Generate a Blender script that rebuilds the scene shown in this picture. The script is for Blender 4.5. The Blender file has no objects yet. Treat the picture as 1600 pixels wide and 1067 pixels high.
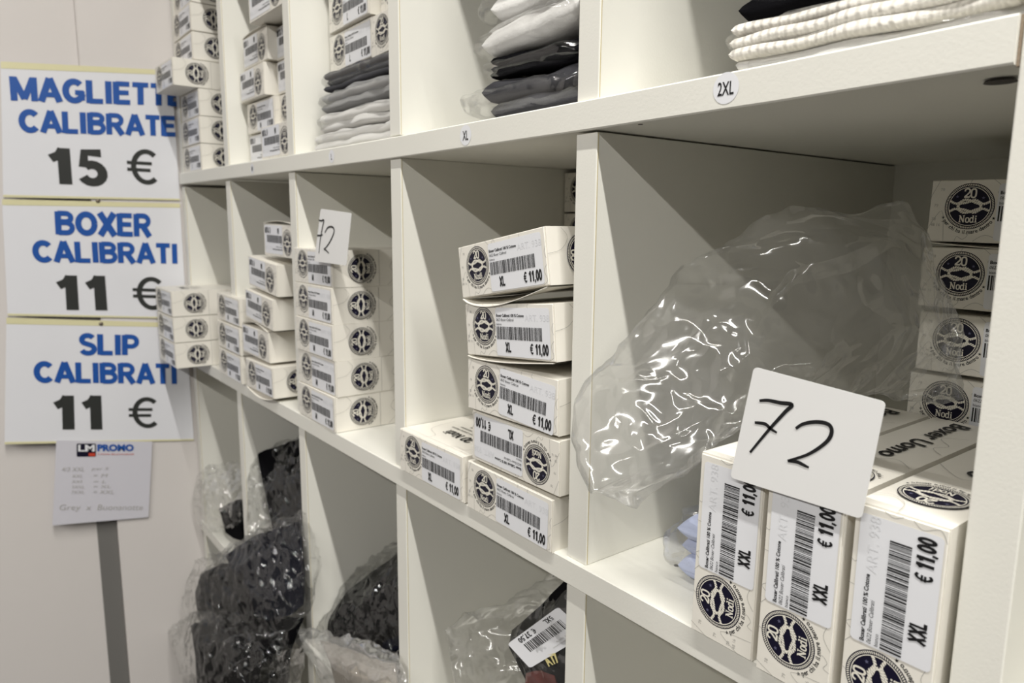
import bpy, bmesh, math, random
from mathutils import Vector, Matrix, Euler, noise
random.seed(7)
SC = bpy.context.scene
COL = SC.collection
PI = math.pi

# ------------------------------------------------------------ camera, world, lights, exposure
F_PX = 1134.85
CAM_LOC = Vector((0.50903, -0.47702, -0.11285))
CAM_ROT = Euler((1.41085, -0.0085972, 0.912619), 'XYZ')
cam_data = bpy.data.cameras.new('camera')
cam_data.sensor_width = 36.0
cam_data.lens = F_PX / 1600.0 * 36.0
cam_data.clip_start = 0.02
cam_data.dof.use_dof = True
cam_data.dof.focus_distance = 0.66
cam_data.dof.aperture_fstop = 8.0
cam = bpy.data.objects.new('camera', cam_data)
cam.location = CAM_LOC
cam.rotation_euler = CAM_ROT
COL.objects.link(cam)
SC.camera = cam
CAM_M = CAM_ROT.to_matrix()

world = bpy.data.worlds.new('world')
SC.world = world
world.use_nodes = True
world.node_tree.nodes['Background'].inputs[0].default_value = (1.0, 0.98, 0.95, 1)
world.node_tree.nodes['Background'].inputs[1].default_value = 0.10

SC.view_settings.view_transform = 'Standard'
SC.view_settings.look = 'None'
SC.view_settings.gamma = 1.0
SC.view_settings.use_curve_mapping = False
SC.view_settings.exposure = 0.07
SC.cycles.transparent_max_bounces = 24
SC.cycles.max_bounces = 10
SC.cycles.diffuse_bounces = 5


def tube_light(name, loc, length, width, power, col):
    ld = bpy.data.lights.new(name, 'AREA')
    ld.shape = 'RECTANGLE'
    ld.size = length
    ld.size_y = width
    ld.energy = power
    ld.color = col
    o = bpy.data.objects.new(name, ld)
    o.location = loc
    COL.objects.link(o)
    return o


tube_light('ceiling_tube_light', (1.62, -0.455, 1.59), 3.8, 0.040, 96, (1.0, 0.975, 0.93))
tube_light('ceiling_tube_light', (1.62, -2.65, 1.59), 3.8, 0.09, 122, (1.0, 0.975, 0.93))


# ------------------------------------------------------------ helpers
def at(u, v, ax, c):
    """point where the view ray of photo pixel (u, v) meets the real plane ax = c"""
    d = CAM_M @ Vector(((u - 800) / F_PX, -(v - 533.5) / F_PX, -1.0))
    k = 'xyz'.index(ax)
    return CAM_LOC + d * ((c - CAM_LOC[k]) / d[k])


def tag(o, label=None, cat=None, group=None, kind=None):
    if label: o['label'] = label
    if cat: o['category'] = cat
    if group: o['group'] = group
    if kind: o['kind'] = kind
    return o


def link(name, me, parent=None):
    o = bpy.data.objects.new(name, me)
    COL.objects.link(o)
    if parent is not None:
        o.parent = parent
    return o


def empty(name, loc, rot=(0, 0, 0)):
    o = bpy.data.objects.new(name, None)
    o.empty_display_size = 0.05
    o.location = loc
    o.rotation_euler = rot
    COL.objects.link(o)
    return o


def mesh(name, verts, faces, mats, fm=None, smooth=False):
    me = bpy.data.meshes.new(name)
    me.from_pydata([tuple(v) for v in verts], [], faces)
    for m in (mats if isinstance(mats, (list, tuple)) else [mats]):
        me.materials.append(m)
    if fm:
        me.polygons.foreach_set('material_index', fm)
    if smooth:
        me.polygons.foreach_set('use_smooth', [True] * len(me.polygons))
    me.update()
    return me


def box_mesh(name, a, b, mat, bev=0.0, seg=2):
    bm = bmesh.new()
    add_box(bm, a, b)
    if bev:
        bmesh.ops.bevel(bm, geom=list(bm.edges), offset=bev, segments=seg, affect='EDGES', profile=0.5)
    me = bpy.data.meshes.new(name)
    bm.to_mesh(me)
    bm.free()
    me.materials.append(mat)
    return me


def add_box(bm, a, b):
    x0, y0, z0 = a
    x1, y1, z1 = b
    v = [bm.verts.new(p) for p in ((x0, y0, z0), (x1, y0, z0), (x1, y1, z0), (x0, y1, z0),
                                   (x0, y0, z1), (x1, y0, z1), (x1, y1, z1), (x0, y1, z1))]
    for f in ((0, 3, 2, 1), (4, 5, 6, 7), (0, 1, 5, 4), (1, 2, 6, 5), (2, 3, 7, 6), (3, 0, 4, 7)):
        bm.faces.new([v[i] for i in f])
    return v


# ------------------------------------------------------------ materials
def mat(name, col, rough=0.5, spec=0.5, metal=0.0, bump=0.0, bscale=60.0, coat=0.0, var=0.0, vscale=6.0):
    m = bpy.data.materials.new(name)
    m.use_nodes = True
    nt = m.node_tree
    p = nt.nodes['Principled BSDF']
    p.inputs['Base Color'].default_value = (*col, 1)
    p.inputs['Roughness'].default_value = rough
    p.inputs['Specular IOR Level'].default_value = spec
    p.inputs['Metallic'].default_value = metal
    if coat:
        p.inputs['Coat Weight'].default_value = coat
        p.inputs['Coat Roughness'].default_value = 0.08
    tc = nt.nodes.new('ShaderNodeTexCoord')
    if var:
        n = nt.nodes.new('ShaderNodeTexNoise')
        n.inputs['Scale'].default_value = vscale
        n.inputs['Detail'].default_value = 6
        nt.links.new(tc.outputs['Object'], n.inputs['Vector'])
        mx = nt.nodes.new('ShaderNodeMix')
        mx.data_type = 'RGBA'
        mx.inputs['A'].default_value = (*[c * (1 - var) for c in col], 1)
        mx.inputs['B'].default_value = (*[min(1, c * (1 + var * 0.5)) for c in col], 1)
        nt.links.new(n.outputs['Fac'], mx.inputs['Factor'])
        nt.links.new(mx.outputs['Result'], p.inputs['Base Color'])
    if bump:
        n = nt.nodes.new('ShaderNodeTexNoise')
        n.inputs['Scale'].default_value = bscale
        n.inputs['Detail'].default_value = 4
        nt.links.new(tc.outputs['Object'], n.inputs['Vector'])
        b = nt.nodes.new('ShaderNodeBump')
        b.inputs['Strength'].default_value = bump
        b.inputs['Distance'].default_value = 0.002
        nt.links.new(n.outputs['Fac'], b.inputs['Height'])
        nt.links.new(b.outputs['Normal'], p.inputs['Normal'])
        if coat:
            nt.links.new(b.outputs['Normal'], p.inputs['Coat Normal'])
    return m


def fabric(name, col, wave=0.0, bscale=260):
    m = mat(name, col, rough=0.9, spec=0.15)
    nt = m.node_tree
    p = nt.nodes['Principled BSDF']
    if col[0] < .03: p.inputs['Specular IOR Level'].default_value = 0.03
    p.inputs['Sheen Weight'].default_value = 0.12 if col[0] > .3 else 0.0
    tc = nt.nodes.new('ShaderNodeTexCoord')
    n = nt.nodes.new('ShaderNodeTexNoise')
    n.inputs['Scale'].default_value = bscale
    nt.links.new(tc.outputs['Object'], n.inputs['Vector'])
    b = nt.nodes.new('ShaderNodeBump')
    b.inputs['Strength'].default_value = 0.5
    b.inputs['Distance'].default_value = 0.0012
    nt.links.new(n.outputs['Fac'], b.inputs['Height'])
    last = b
    if wave:
        w = nt.nodes.new('ShaderNodeTexWave')
        w.inputs['Scale'].default_value = wave
        w.inputs['Distortion'].default_value = 3.0
        nt.links.new(tc.outputs['Object'], w.inputs['Vector'])
        b2 = nt.nodes.new('ShaderNodeBump')
        b2.inputs['Strength'].default_value = 0.7
        b2.inputs['Distance'].default_value = 0.0025
        nt.links.new(w.outputs['Fac'], b2.inputs['Height'])
        nt.links.new(b.outputs['Normal'], b2.inputs['Normal'])
        last = b2
    nt.links.new(last.outputs['Normal'], p.inputs['Normal'])
    return m


def plastic(name, haze=0.10, gloss=0.25, tint=(0.985, 0.986, 0.983), scale=38, bstr=0.8):
    m = bpy.data.materials.new(name)
    m.use_nodes = True
    nt = m.node_tree
    nt.nodes.clear()
    out = nt.nodes.new('ShaderNodeOutputMaterial')
    tr = nt.nodes.new('ShaderNodeBsdfTransparent')
    tr.inputs[0].default_value = (*tint, 1)
    gl = nt.nodes.new('ShaderNodeBsdfGlossy')
    gl.inputs['Roughness'].default_value = 0.10
    gl.inputs['Color'].default_value = (1, 1, 1, 1)
    df = nt.nodes.new('ShaderNodeBsdfDiffuse')
    df.inputs[0].default_value = (0.85, 0.85, 0.84, 1)
    tl = nt.nodes.new('ShaderNodeBsdfTranslucent')
    tl.inputs[0].default_value = (0.85, 0.85, 0.84, 1)
    dm = nt.nodes.new('ShaderNodeMixShader')
    nt.links.new(df.outputs[0], dm.inputs[1])
    nt.links.new(tl.outputs[0], dm.inputs[2])
    tc = nt.nodes.new('ShaderNodeTexCoord')
    no = nt.nodes.new('ShaderNodeTexNoise')
    no.noise_type = 'RIDGED_MULTIFRACTAL'
    no.inputs['Scale'].default_value = scale * 0.42
    no.inputs['Detail'].default_value = 3
    no.inputs['Roughness'].default_value = 0.6
    no.inputs['Distortion'].default_value = 0.8
    nt.links.new(tc.outputs['Object'], no.inputs['Vector'])
    mm = no
    bp = nt.nodes.new('ShaderNodeBump')
    bp.inputs['Strength'].default_value = bstr
    bp.inputs['Distance'].default_value = 0.008
    nt.links.new(mm.outputs['Fac'], bp.inputs['Height'])
    nt.links.new(bp.outputs[0], gl.inputs['Normal'])
    lw = nt.nodes.new('ShaderNodeLayerWeight')
    lw.inputs['Blend'].default_value = 0.35
    nt.links.new(bp.outputs[0], lw.inputs['Normal'])
    m1 = nt.nodes.new('ShaderNodeMixShader')
    m1.inputs[0].default_value = haze
    nt.links.new(tr.outputs[0], m1.inputs[1])
    nt.links.new(dm.outputs[0], m1.inputs[2])
    mr = nt.nodes.new('ShaderNodeMapRange')
    mr.inputs['To Min'].default_value = gloss * 0.35
    mr.inputs['To Max'].default_value = min(1.0, gloss * 2.2)
    nt.links.new(lw.outputs['Fresnel'], mr.inputs['Value'])
    m2 = nt.nodes.new('ShaderNodeMixShader')
    nt.links.new(mr.outputs[0], m2.inputs[0])
    nt.links.new(m1.outputs[0], m2.inputs[1])
    nt.links.new(gl.outputs[0], m2.inputs[2])
    nt.links.new(m2.outputs[0], out.inputs[0])
    return m


M = dict(
    laminate=mat('white_laminate', (0.80, 0.79, 0.725), 0.42, 0.4, bump=0.06, bscale=420, var=0.035, vscale=5),
    band=mat('edge_band', (0.86, 0.855, 0.79), 0.4, 0.4),
    glue=mat('aged_glue', (0.55, 0.47, 0.27), 0.6, 0.3),
    raw=mat('raw_board_core', (0.30, 0.24, 0.18), 0.9, 0.1, bump=0.4, bscale=300),
    wall=mat('painted_wall', (0.68, 0.645, 0.62), 0.65, 0.3, bump=0.12, bscale=30, var=0.04, vscale=2.5),
    floor=mat('grey_floor', (0.07, 0.065, 0.06), 0.5, 0.4, var=0.1, vscale=4),
    dark_goods=mat('shop_goods', (0.07, 0.068, 0.066), 0.8, 0.2, var=.3, vscale=3),
    ceiling=mat('ceiling_paint', (0.22, 0.215, 0.21), 0.8, 0.2),
    carton=mat('cream_carton', (0.83, 0.80, 0.725), 0.40, 0.45, bump=0.10, bscale=55, var=0.03, vscale=14),
    kraft=mat('carton_inside', (0.42, 0.33, 0.22), 0.9, 0.1),
    sticker=mat('white_sticker', (0.80, 0.81, 0.84), 0.33, 0.5, bump=0.05, bscale=30),
    ink=mat('black_ink', (0.012, 0.012, 0.013), 0.5, 0.3),
    grey_ink=mat('grey_ink', (0.42, 0.41, 0.38), 0.6, 0.3),
    faint_ink=mat('faint_ink', (0.735, 0.745, 0.77), 0.6, 0.3),
    navy=mat('navy_ink', (0.006, 0.005, 0.020), 0.45, 0.25),
    cream_ink=mat('cream_ink', (0.80, 0.77, 0.68), 0.45, 0.4),
    star=mat('dull_blue_ink', (0.12, 0.12, 0.20), 0.5, 0.3),
    blue=mat('blue_letters', (0.012, 0.085, 0.36), 0.4, 0.4),
    charcoal=mat('charcoal_letters', (0.030, 0.032, 0.030), 0.4, 0.4),
    paper=mat('poster_paper', (0.76, 0.765, 0.80), 0.6, 0.4, coat=0.5, bump=0.35, bscale=9),
    yellow=mat('yellowed_tape', (0.72, 0.68, 0.42), 0.35, 0.5, coat=0.5, bump=0.5, bscale=25),
    note=mat('note_paper', (0.62, 0.61, 0.66), 0.7, 0.2),
    red=mat('red_ink', (0.55, 0.06, 0.03), 0.5, 0.3),
    card=mat('white_card', (0.84, 0.84, 0.83), 0.35, 0.5, var=0.02, vscale=20),
    pin=mat('pin_metal', (0.20, 0.17, 0.13), 0.4, 0.5, metal=0.8),
    screw=mat('cap_plastic', (0.05, 0.045, 0.04), 0.5, 0.4),
    black_f=fabric('black_fabric', (0.005, 0.005, 0.006)),
    navy_f=fabric('navy_fabric', (0.006, 0.007, 0.014)),
    grey_f=fabric('grey_fabric', (0.055, 0.055, 0.062)),
    white_f=fabric('white_fabric', (0.66, 0.65, 0.63)),
    red_f=fabric('dull_red_fabric', (0.22, 0.06, 0.05)),
    beige_f=fabric('beige_fabric', (0.34, 0.30, 0.25)),
    mid_f=fabric('mid_grey_fabric', (0.26, 0.26, 0.26)),
    knit_f=fabric('white_knit', (0.72, 0.69, 0.63), wave=42),
    blue_f=fabric('pale_blue_fabric', (0.50, 0.55, 0.74)),
    gold=mat('gold_print', (0.75, 0.66, 0.30), 0.5, 0.3),
    bag=plastic('clear_film', 0.010, 0.16, bstr=1.0, scale=60),
    bag_thin=plastic('thin_clear_film', 0.075, 0.18, scale=34, bstr=0.9),
    bag_milky=plastic('milky_film', 0.10, 0.18, scale=26),
)


# ------------------------------------------------------------ flat print: 2-D polygons collected by layer
_tc = {}


def text_polys(s, bold=0.0, shear=0.0):
    """triangles of a text, cap height about 0.7, left at x=0, baseline 0"""
    k = (s, bold, shear)
    if k in _tc:
        return _tc[k]
    cu = bpy.data.curves.new('t', 'FONT')
    cu.body = s
    cu.size = 1.0
    cu.offset = bold
    cu.shear = shear
    cu.resolution_u = 3
    o = bpy.data.objects.new('t', cu)
    COL.objects.link(o)
    dg = bpy.context.evaluated_depsgraph_get()
    me = bpy.data.meshes.new_from_object(o.evaluated_get(dg))
    V = [(v.co.x, v.co.y) for v in me.vertices]
    Fc = [tuple(p.vertices) for p in me.polygons]
    bpy.data.meshes.remove(me)
    bpy.data.objects.remove(o)
    bpy.data.curves.remove(cu)
    xs = [v[0] for v in V] or [0]
    ys = [v[1] for v in V] or [0]
    _tc[k] = (V, Fc, (min(xs), min(ys), max(xs), max(ys)))
    return _tc[k]


class Art:
    """print collected in a plane; map2 turns (x, y, layer) into a 3-D point"""

    def __init__(s, mats):
        s.mats = mats
        s.v, s.f, s.m = [], [], []

    def poly(s, pts, mi, lay=1, faces=None):
        b = len(s.v)
        s.v += [(p[0], p[1], lay) for p in pts]
        if faces is None:
            faces = [tuple(range(len(pts)))]
        for f in faces:
            s.f.append(tuple(b + i for i in f))
            s.m.append(mi)

    def rect(s, x0, y0, x1, y1, mi, lay=1):
        s.poly([(x0, y0), (x1, y0), (x1, y1), (x0, y1)], mi, lay)

    def rrect(s, x0, y0, x1, y1, r, mi, lay=1):
        P = []
        for cx, cy, a0 in ((x1 - r, y1 - r, 0), (x0 + r, y1 - r, 90), (x0 + r, y0 + r, 180), (x1 - r, y0 + r, 270)):
            for k in range(5):
                a = math.radians(a0 + k * 22.5)
                P.append((cx + r * math.cos(a), cy + r * math.sin(a)))
        s.poly(P, mi, lay)

    def disc(s, cx, cy, r, mi, lay=1, n=48):
        s.poly([(cx + r * math.cos(2 * PI * i / n), cy + r * math.sin(2 * PI * i / n)) for i in range(n)], mi, lay)

    def ring(s, cx, cy, r0, r1, mi, lay=1, n=64):
        for i in range(n):
            a, b = 2 * PI * i / n, 2 * PI * (i + 1) / n
            s.poly([(cx + r0 * math.cos(a), cy + r0 * math.sin(a)), (cx + r1 * math.cos(a), cy + r1 * math.sin(a)),
                    (cx + r1 * math.cos(b), cy + r1 * math.sin(b)), (cx + r0 * math.cos(b), cy + r0 * math.sin(b))], mi, lay)

    def line(s, pts, w, mi, lay=1, w1=None):
        n = len(pts)
        L, Rr = [], []
        for i, p in enumerate(pts):
            a = pts[max(0, i - 1)]
            b = pts[min(n - 1, i + 1)]
            dx, dy = b[0] - a[0], b[1] - a[1]
            l = math.hypot(dx, dy) or 1
            ww = (w if w1 is None else w + (w1 - w) * i / (n - 1)) / 2
            L.append((p[0] - dy / l * ww, p[1] + dx / l * ww))
            Rr.append((p[0] + dy / l * ww, p[1] - dx / l * ww))
        for i in range(n - 1):
            s.poly([L[i], Rr[i], Rr[i + 1], L[i + 1]], mi, lay + .12 * (i % 2))

    def star5(s, cx, cy, r, mi, lay=1):
        P = []
        for i in range(10):
            a = PI / 2 + i * PI / 5
            q = r if i % 2 == 0 else r * 0.42
            P.append((cx + q * math.cos(a), cy + q * math.sin(a)))
        c = len(P)
        P.append((cx, cy))
        s.poly(P, mi, lay, [(i, (i + 1) % 10, c) for i in range(10)])

    def text(s, t, x, y, h, mi, lay=1, bold=0.0, sx=1.0, shear=0.0, rot=0.0, width=None, anchor='l'):
        V, Fc, bb = text_polys(t, bold, shear)
        sc = h / 0.72
        wx = sc * sx
        if width:
            wx = width / max(1e-6, bb[2] - bb[0])
        ox = bb[0] if anchor == 'l' else (bb[0] + bb[2]) / 2
        ca, sa = math.cos(rot), math.sin(rot)
        P = []
        for a, b in V:
            a, b = (a - ox) * wx, b * sc
            P.append((x + a * ca - b * sa, y + a * sa + b * ca))
        s.poly(P, mi, lay, Fc)

    def xf(s, fn):
        s.v = [(*fn(p[0], p[1]), p[2]) for p in s.v]

    def build(s, name, map3, parent=None):
        me = mesh(name, [map3(*p) for p in s.v], s.f, [M[k] for k in s.mats], s.m)
        return me


def smooth_pts(P, n=6):
    out = []
    for i in range(len(P) - 1):
        p0, p1, p2, p3 = P[max(0, i - 1)], P[i], P[i + 1], P[min(len(P) - 1, i + 2)]
        for k in range(n):
            t = k / n
            out.append(tuple(0.5 * ((2 * b) + (-a + c) * t + (2 * a - 5 * b + 4 * c - d) * t * t + (-a + 3 * b - 3 * c + d) * t ** 3)
                             for a, b, c, d in zip(p0, p1, p2, p3)))
    out.append(tuple(P[-1]))
    return out


def serif_glyph(art, ch, x, y, h, mi, lay):
    """slab-serif strokes; glyph box is w x 1 times h"""
    G = {
        '2': (0.62, [([(0.05, 0.70), (0.10, 0.90), (0.32, 1.0), (0.52, 0.90), (0.55, 0.68), (0.38, 0.42), (0.06, 0.09)], 0.15),
                     ([(0.02, 0.08), (0.56, 0.08)], 0.17), ([(0.56, 0.02), (0.60, 0.26)], 0.08)]),
        '0': (0.70, [([(0.34, 0.98), (0.14, 0.86), (0.09, 0.5), (0.14, 0.14), (0.34, 0.02), (0.54, 0.14), (0.59, 0.5), (0.54, 0.86), (0.34, 0.98)], 0.16)]),
        'N': (0.86, [([(0.16, 0.0), (0.16, 1.0)], 0.11), ([(0.14, 0.98), (0.66, 0.02)], 0.17), ([(0.66, 0.0), (0.66, 1.0)], 0.10),
                     ([(0.02, 0.05), (0.32, 0.05)], 0.09), ([(0.02, 0.95), (0.26, 0.95)], 0.09), ([(0.52, 0.95), (0.80, 0.95)], 0.09)]),
        'o': (0.56, [([(0.27, 0.68), (0.10, 0.58), (0.07, 0.34), (0.10, 0.10), (0.27, 0.02), (0.44, 0.10), (0.47, 0.34), (0.44, 0.58), (0.27, 0.68)], 0.14)]),
        'd': (0.62, [([(0.40, 0.58), (0.24, 0.68), (0.10, 0.56), (0.07, 0.34), (0.10, 0.10), (0.24, 0.02), (0.40, 0.12)], 0.14),
                     ([(0.45, 0.0), (0.45, 1.0)], 0.13), ([(0.32, 0.96), (0.48, 0.96)], 0.08), ([(0.42, 0.05), (0.58, 0.05)], 0.09)]),
        'i': (0.34, [([(0.17, 0.0), (0.17, 0.66)], 0.14), ([(0.02, 0.05), (0.32, 0.05)], 0.09), ([(0.04, 0.64), (0.2, 0.64)], 0.08), ([(0.17, 0.80), (0.17, 0.97)], 0.16)]),
        ' ': (0.35, []),
    }
    w, strokes = G[ch]
    for si, (P, t) in enumerate(strokes):
        Q = smooth_pts(P, 4) if len(P) > 2 else P
        art.line([(x + a * h, y + b * h) for a, b in Q], t * h * 1.12, mi, lay + .26 * si)
    return w * h


def serif_text(art, s, cx, y, h, mi, lay, sx=1.0):
    W = {'2': .62, '0': .70, 'N': .86, 'o': .56, 'd': .62, 'i': .34, ' ': .35}
    tot = sum(W[c] for c in s) * h
    x = cx - tot / 2
    for c in s:
        x += serif_glyph(art, c, x, y, h, mi, lay)


def arc(cx, cy, rx, ry, a0, a1, n=10):
    return [(cx + rx * math.cos(math.radians(a0 + (a1 - a0) * i / n)), cy + ry * math.sin(math.radians(a0 + (a1 - a0) * i / n))) for i in range(n + 1)]


W_ = .20
H_ = W_ / 2
SANS = {
    'A': (.86, [([(.08, 0), (.43, 1)], W_), ([(.78, 0), (.43, 1)], W_), ([(.2, .30), (.66, .30)], .16)]),
    'B': (.78, [([(.1, 0), (.1, 1)], W_), ([(.1, .92)] + arc(.42, .74, .22, .18, 90, -90) + [(.1, .56)], .17), ([(.1, .52)] + arc(.42, .30, .26, .22, 90, -90) + [(.1, .08)], .17)]),
    'C': (.80, [(arc(.43, .5, .33, .41, 42, 318, 22), W_)]),
    'E': (.70, [([(.1, 0), (.1, 1)], W_), ([(.1, .91), (.66, .91)], .17), ([(.1, .52), (.62, .52)], .16), ([(.1, .09), (.68, .09)], .17)]),
    'G': (.86, [(arc(.43, .5, .33, .41, 45, 345, 22), W_), ([(.46, .44), (.80, .44)], .16), ([(.74, .50), (.74, .10)], .15)]),
    'I': (.30, [([(.15, 0), (.15, 1)], W_)]),
    'L': (.66, [([(.1, 0), (.1, 1)], W_), ([(.1, .09), (.64, .09)], .17)]),
    'M': (.94, [([(.1, 0), (.1, 1)], .19), ([(.84, 0), (.84, 1)], .19), ([(.13, .95), (.47, .08)], .18), ([(.81, .95), (.47, .08)], .18)]),
    'O': (.90, [(arc(.45, .5, .35, .41, 0, 360, 28), W_)]),
    'P': (.74, [([(.1, 0), (.1, 1)], W_), ([(.1, .92)] + arc(.40, .68, .24, .24, 90, -90) + [(.1, .44)], .17)]),
    'R': (.80, [([(.1, 0), (.1, 1)], W_), ([(.1, .92)] + arc(.42, .70, .24, .22, 90, -90) + [(.1, .48)], .17), ([(.40, .46), (.70, 0)], .21)]),
    'S': (.74, [(arc(.37, .71, .25, .21, 30, 225, 12) + arc(.37, .28, .27, .21, 60, -160, 12), .18)]),
    'T': (.72, [([(.36, 0), (.36, 1)], W_), ([(.02, .91), (.70, .91)], .17)]),
    'U': (.80, [([(.1, 1), (.1, .4)] + arc(.4, .36, .30, .28, 180, 360, 12) + [(.7, 1)], W_)]),
    'X': (.80, [([(.08, 0), (.72, 1)], .22), ([(.72, 0), (.08, 1)], .22)]),
    '0': (.66, [(arc(.33, .5, .23, .42, 0, 360, 28), .18)]),
    '1': (.62, [([(.38, 0), (.38, 1)], .22), ([(.08, .70), (.26, .80), (.36, .96)], .17)]),
    '3': (.66, [(arc(.31, .73, .22, .19, 150, -90, 12), .17), (arc(.31, .29, .25, .22, 90, -150, 12), .17)]),
    '5': (.68, [([(.56, .91), (.17, .91), (.13, .50)], .17), (arc(.32, .33, .24, .25, 130, -155, 14), .18)]),
    '7': (.66, [([(.06, .91), (.60, .91)], .17), ([(.58, .9), (.36, .5), (.26, 0)], .2)]),
    ',': (.26, [([(.13, .16), (.13, .02), (.06, -.14)], .15)]),
    '\u20ac': (.80, [(arc(.48, .5, .32, .43, 48, 312, 22), .13), ([(.0, .60), (.62, .60)], .09), ([(.0, .41), (.58, .41)], .09)]),
    ' ': (.32, []),
}


def sans_text(art, s, x, y, h, mi, lay=1, width=None, weight=1.0, anchor='l'):
    """bold grotesque lettering drawn stroke by stroke"""
    tot = sum(SANS[c][0] for c in s) + .06 * (len(s) - 1)
    kx = (width / tot) if width else h
    if anchor == 'c': x -= tot * kx / 2
    for ch in s:
        w, st = SANS[ch]
        for si, (P, t) in enumerate(st):
            A_ = Art(art.mats)
            A_.line(P, t * weight, mi, lay + .26 * si)
            b = len(art.v)
            art.v += [(x + p[0] * kx, y + p[1] * h, p[2]) for p in A_.v]
            art.f += [tuple(b + i for i in f) for f in A_.f]
            art.m += A_.m
        x += (w + .06) * kx


_rk = [0]


def rope(art, pts, w, mi, lay, step):
    P = smooth_pts(pts, 14)
    _rk[0] += 1
    lay = lay + .22 * (_rk[0] % 4)
    kk = 0
    d = 0.0
    nxt = step * 0.5
    for i in range(len(P) - 1):
        a, b = P[i], P[i + 1]
        l = math.hypot(b[0] - a[0], b[1] - a[1])
        while d + l >= nxt:
            t = (nxt - d) / l
            px, py = a[0] + (b[0] - a[0]) * t, a[1] + (b[1] - a[1]) * t
            ux, uy = (b[0] - a[0]) / l, (b[1] - a[1]) / l
            nx, ny = -uy, ux
            kk += 1
            hs = step * 0.37
            k = step * 0.30
            art.poly([(px - ux * hs + nx * w / 2 + ux * k, py - uy * hs + ny * w / 2 + uy * k),
                      (px - ux * hs * 1.2, py - uy * hs * 1.2),
                      (px - ux * hs - nx * w / 2 - ux * k, py - uy * hs - ny * w / 2 - uy * k),
                      (px + ux * hs - nx * w / 2 - ux * k, py + uy * hs - ny * w / 2 - uy * k),
                      (px + ux * hs * 1.2, py + uy * hs * 1.2),
                      (px + ux * hs + nx * w / 2 + ux * k, py + uy * hs + ny * w / 2 + uy * k)], mi, lay + .10 * (kk % 2))
            nxt += step
        d += l


def emblem_art(art, cx, cy, R, motto=True, sx=1.0, cut=None):
    """round rope-edged emblem; materials 0 navy, 1 cream, 2 ink, 3 star"""
    A = Art(art.mats)
    A.disc(0, 0, R, 0, 1)
    n = 84
    for i in range(n):
        a = 2 * PI * i / n
        w = 2 * PI / n * 0.28
        sk = 0.035
        A.poly([(R * .885 * math.cos(a - w), R * .885 * math.sin(a - w)), (R * .965 * math.cos(a - w + sk), R * .965 * math.sin(a - w + sk)),
                (R * .965 * math.cos(a + w + sk), R * .965 * math.sin(a + w + sk)), (R * .885 * math.cos(a + w), R * .885 * math.sin(a + w))], 1, 2)
    A.ring(0, 0, R * .815, R * .845, 1, 2)
    serif_text(A, '20', 0, R * 0.37, R * 0.39, 1, 2)
    serif_text(A, 'Nodi', 0, -R * 0.70, R * 0.31, 1, 2)
    A.star5(-R * .52, R * .42, R * .075, 3, 2)
    A.star5(R * .52, R * .36, R * .075, 3, 2)
    w = R * 0.105
    st = R * 0.090
    for sgn in (1, -1):
        # a reef knot: two interlocked bights, doubled rope
        rope(A, [(-.80 * R, sgn * .235 * R), (-.58 * R, sgn * .12 * R), (-.44 * R, sgn * .14 * R), (-.22 * R, sgn * .275 * R), (.02 * R, sgn * .25 * R),
                 (.24 * R, sgn * .155 * R), (.40 * R, sgn * .10 * R), (.47 * R, sgn * .0 * R)], w, 1, 2, st)
        rope(A, [(.80 * R, sgn * .20 * R), (.56 * R, sgn * .10 * R), (.40 * R, sgn * .17 * R), (.22 * R, sgn * .275 * R), (.05 * R, sgn * .22 * R),
                 (-.18 * R, sgn * .15 * R), (-.38 * R, sgn * .11 * R), (-.46 * R, sgn * .0 * R)], w, 1, 2, st)
    if motto:
        txt = 'per chi ha il mare dentro'
        a0, a1 = math.radians(212), math.radians(326)
        ws = {'i': .55, 'l': .55, ' ': .6, 'm': 1.45, 'r': .8, 't': .75}
        tot = sum(ws.get(c, 1) for c in txt)
        acc = 0
        for c in txt:
            wc = ws.get(c, 1)
            a = a0 + (a1 - a0) * (acc + wc / 2) / tot
            acc += wc
            if c != ' ':
                rr = R * 1.20
                A.text(c, rr * math.cos(a), rr * math.sin(a), R * 0.17, 2, 1, bold=0.02, rot=a + PI / 2, anchor='c', sx=.9)
        for a in (math.radians(206), math.radians(333)):
            A.star5(R * 1.13 * math.cos(a), R * 1.13 * math.sin(a), R * .075, 2, 1)
    b = len(art.v)
    for p in A.v:
        art.v.append((cx + p[0] * sx, cy + p[1], p[2]))
    for f, m_ in zip(A.f, A.m):
        art.f.append(tuple(b + i for i in f))
        art.m.append(m_)


# ------------------------------------------------------------ setting: room
def struct(name, me, label=None):
    return tag(link(name, me), kind='structure')


FZ, CZ = -1.46, 1.62
struct('floor', box_mesh('floor', (-2.2, -4.6, FZ - .05), (3.6, .75, FZ), M['floor']))
struct('ceiling', box_mesh('ceiling', (-2.2, -4.6, CZ), (3.6, .75, CZ + .05), M['ceiling']))
struct('wall_back', box_mesh('wall_back', (-2.2, .66, FZ), (3.6, .75, CZ), M['wall']))
struct('wall_front', box_mesh('wall_front', (-2.2, -4.7, FZ), (3.6, -4.6, CZ), M['dark_goods']))
struct('wall_right', box_mesh('wall_right', (3.6, -4.7, FZ), (3.7, .75, CZ), M['dark_goods']))
# the left wall: a recessed wall, a strip coloured as a shaded gap and a panel standing proud of it beside the shelves
WX = -1.461


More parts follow.
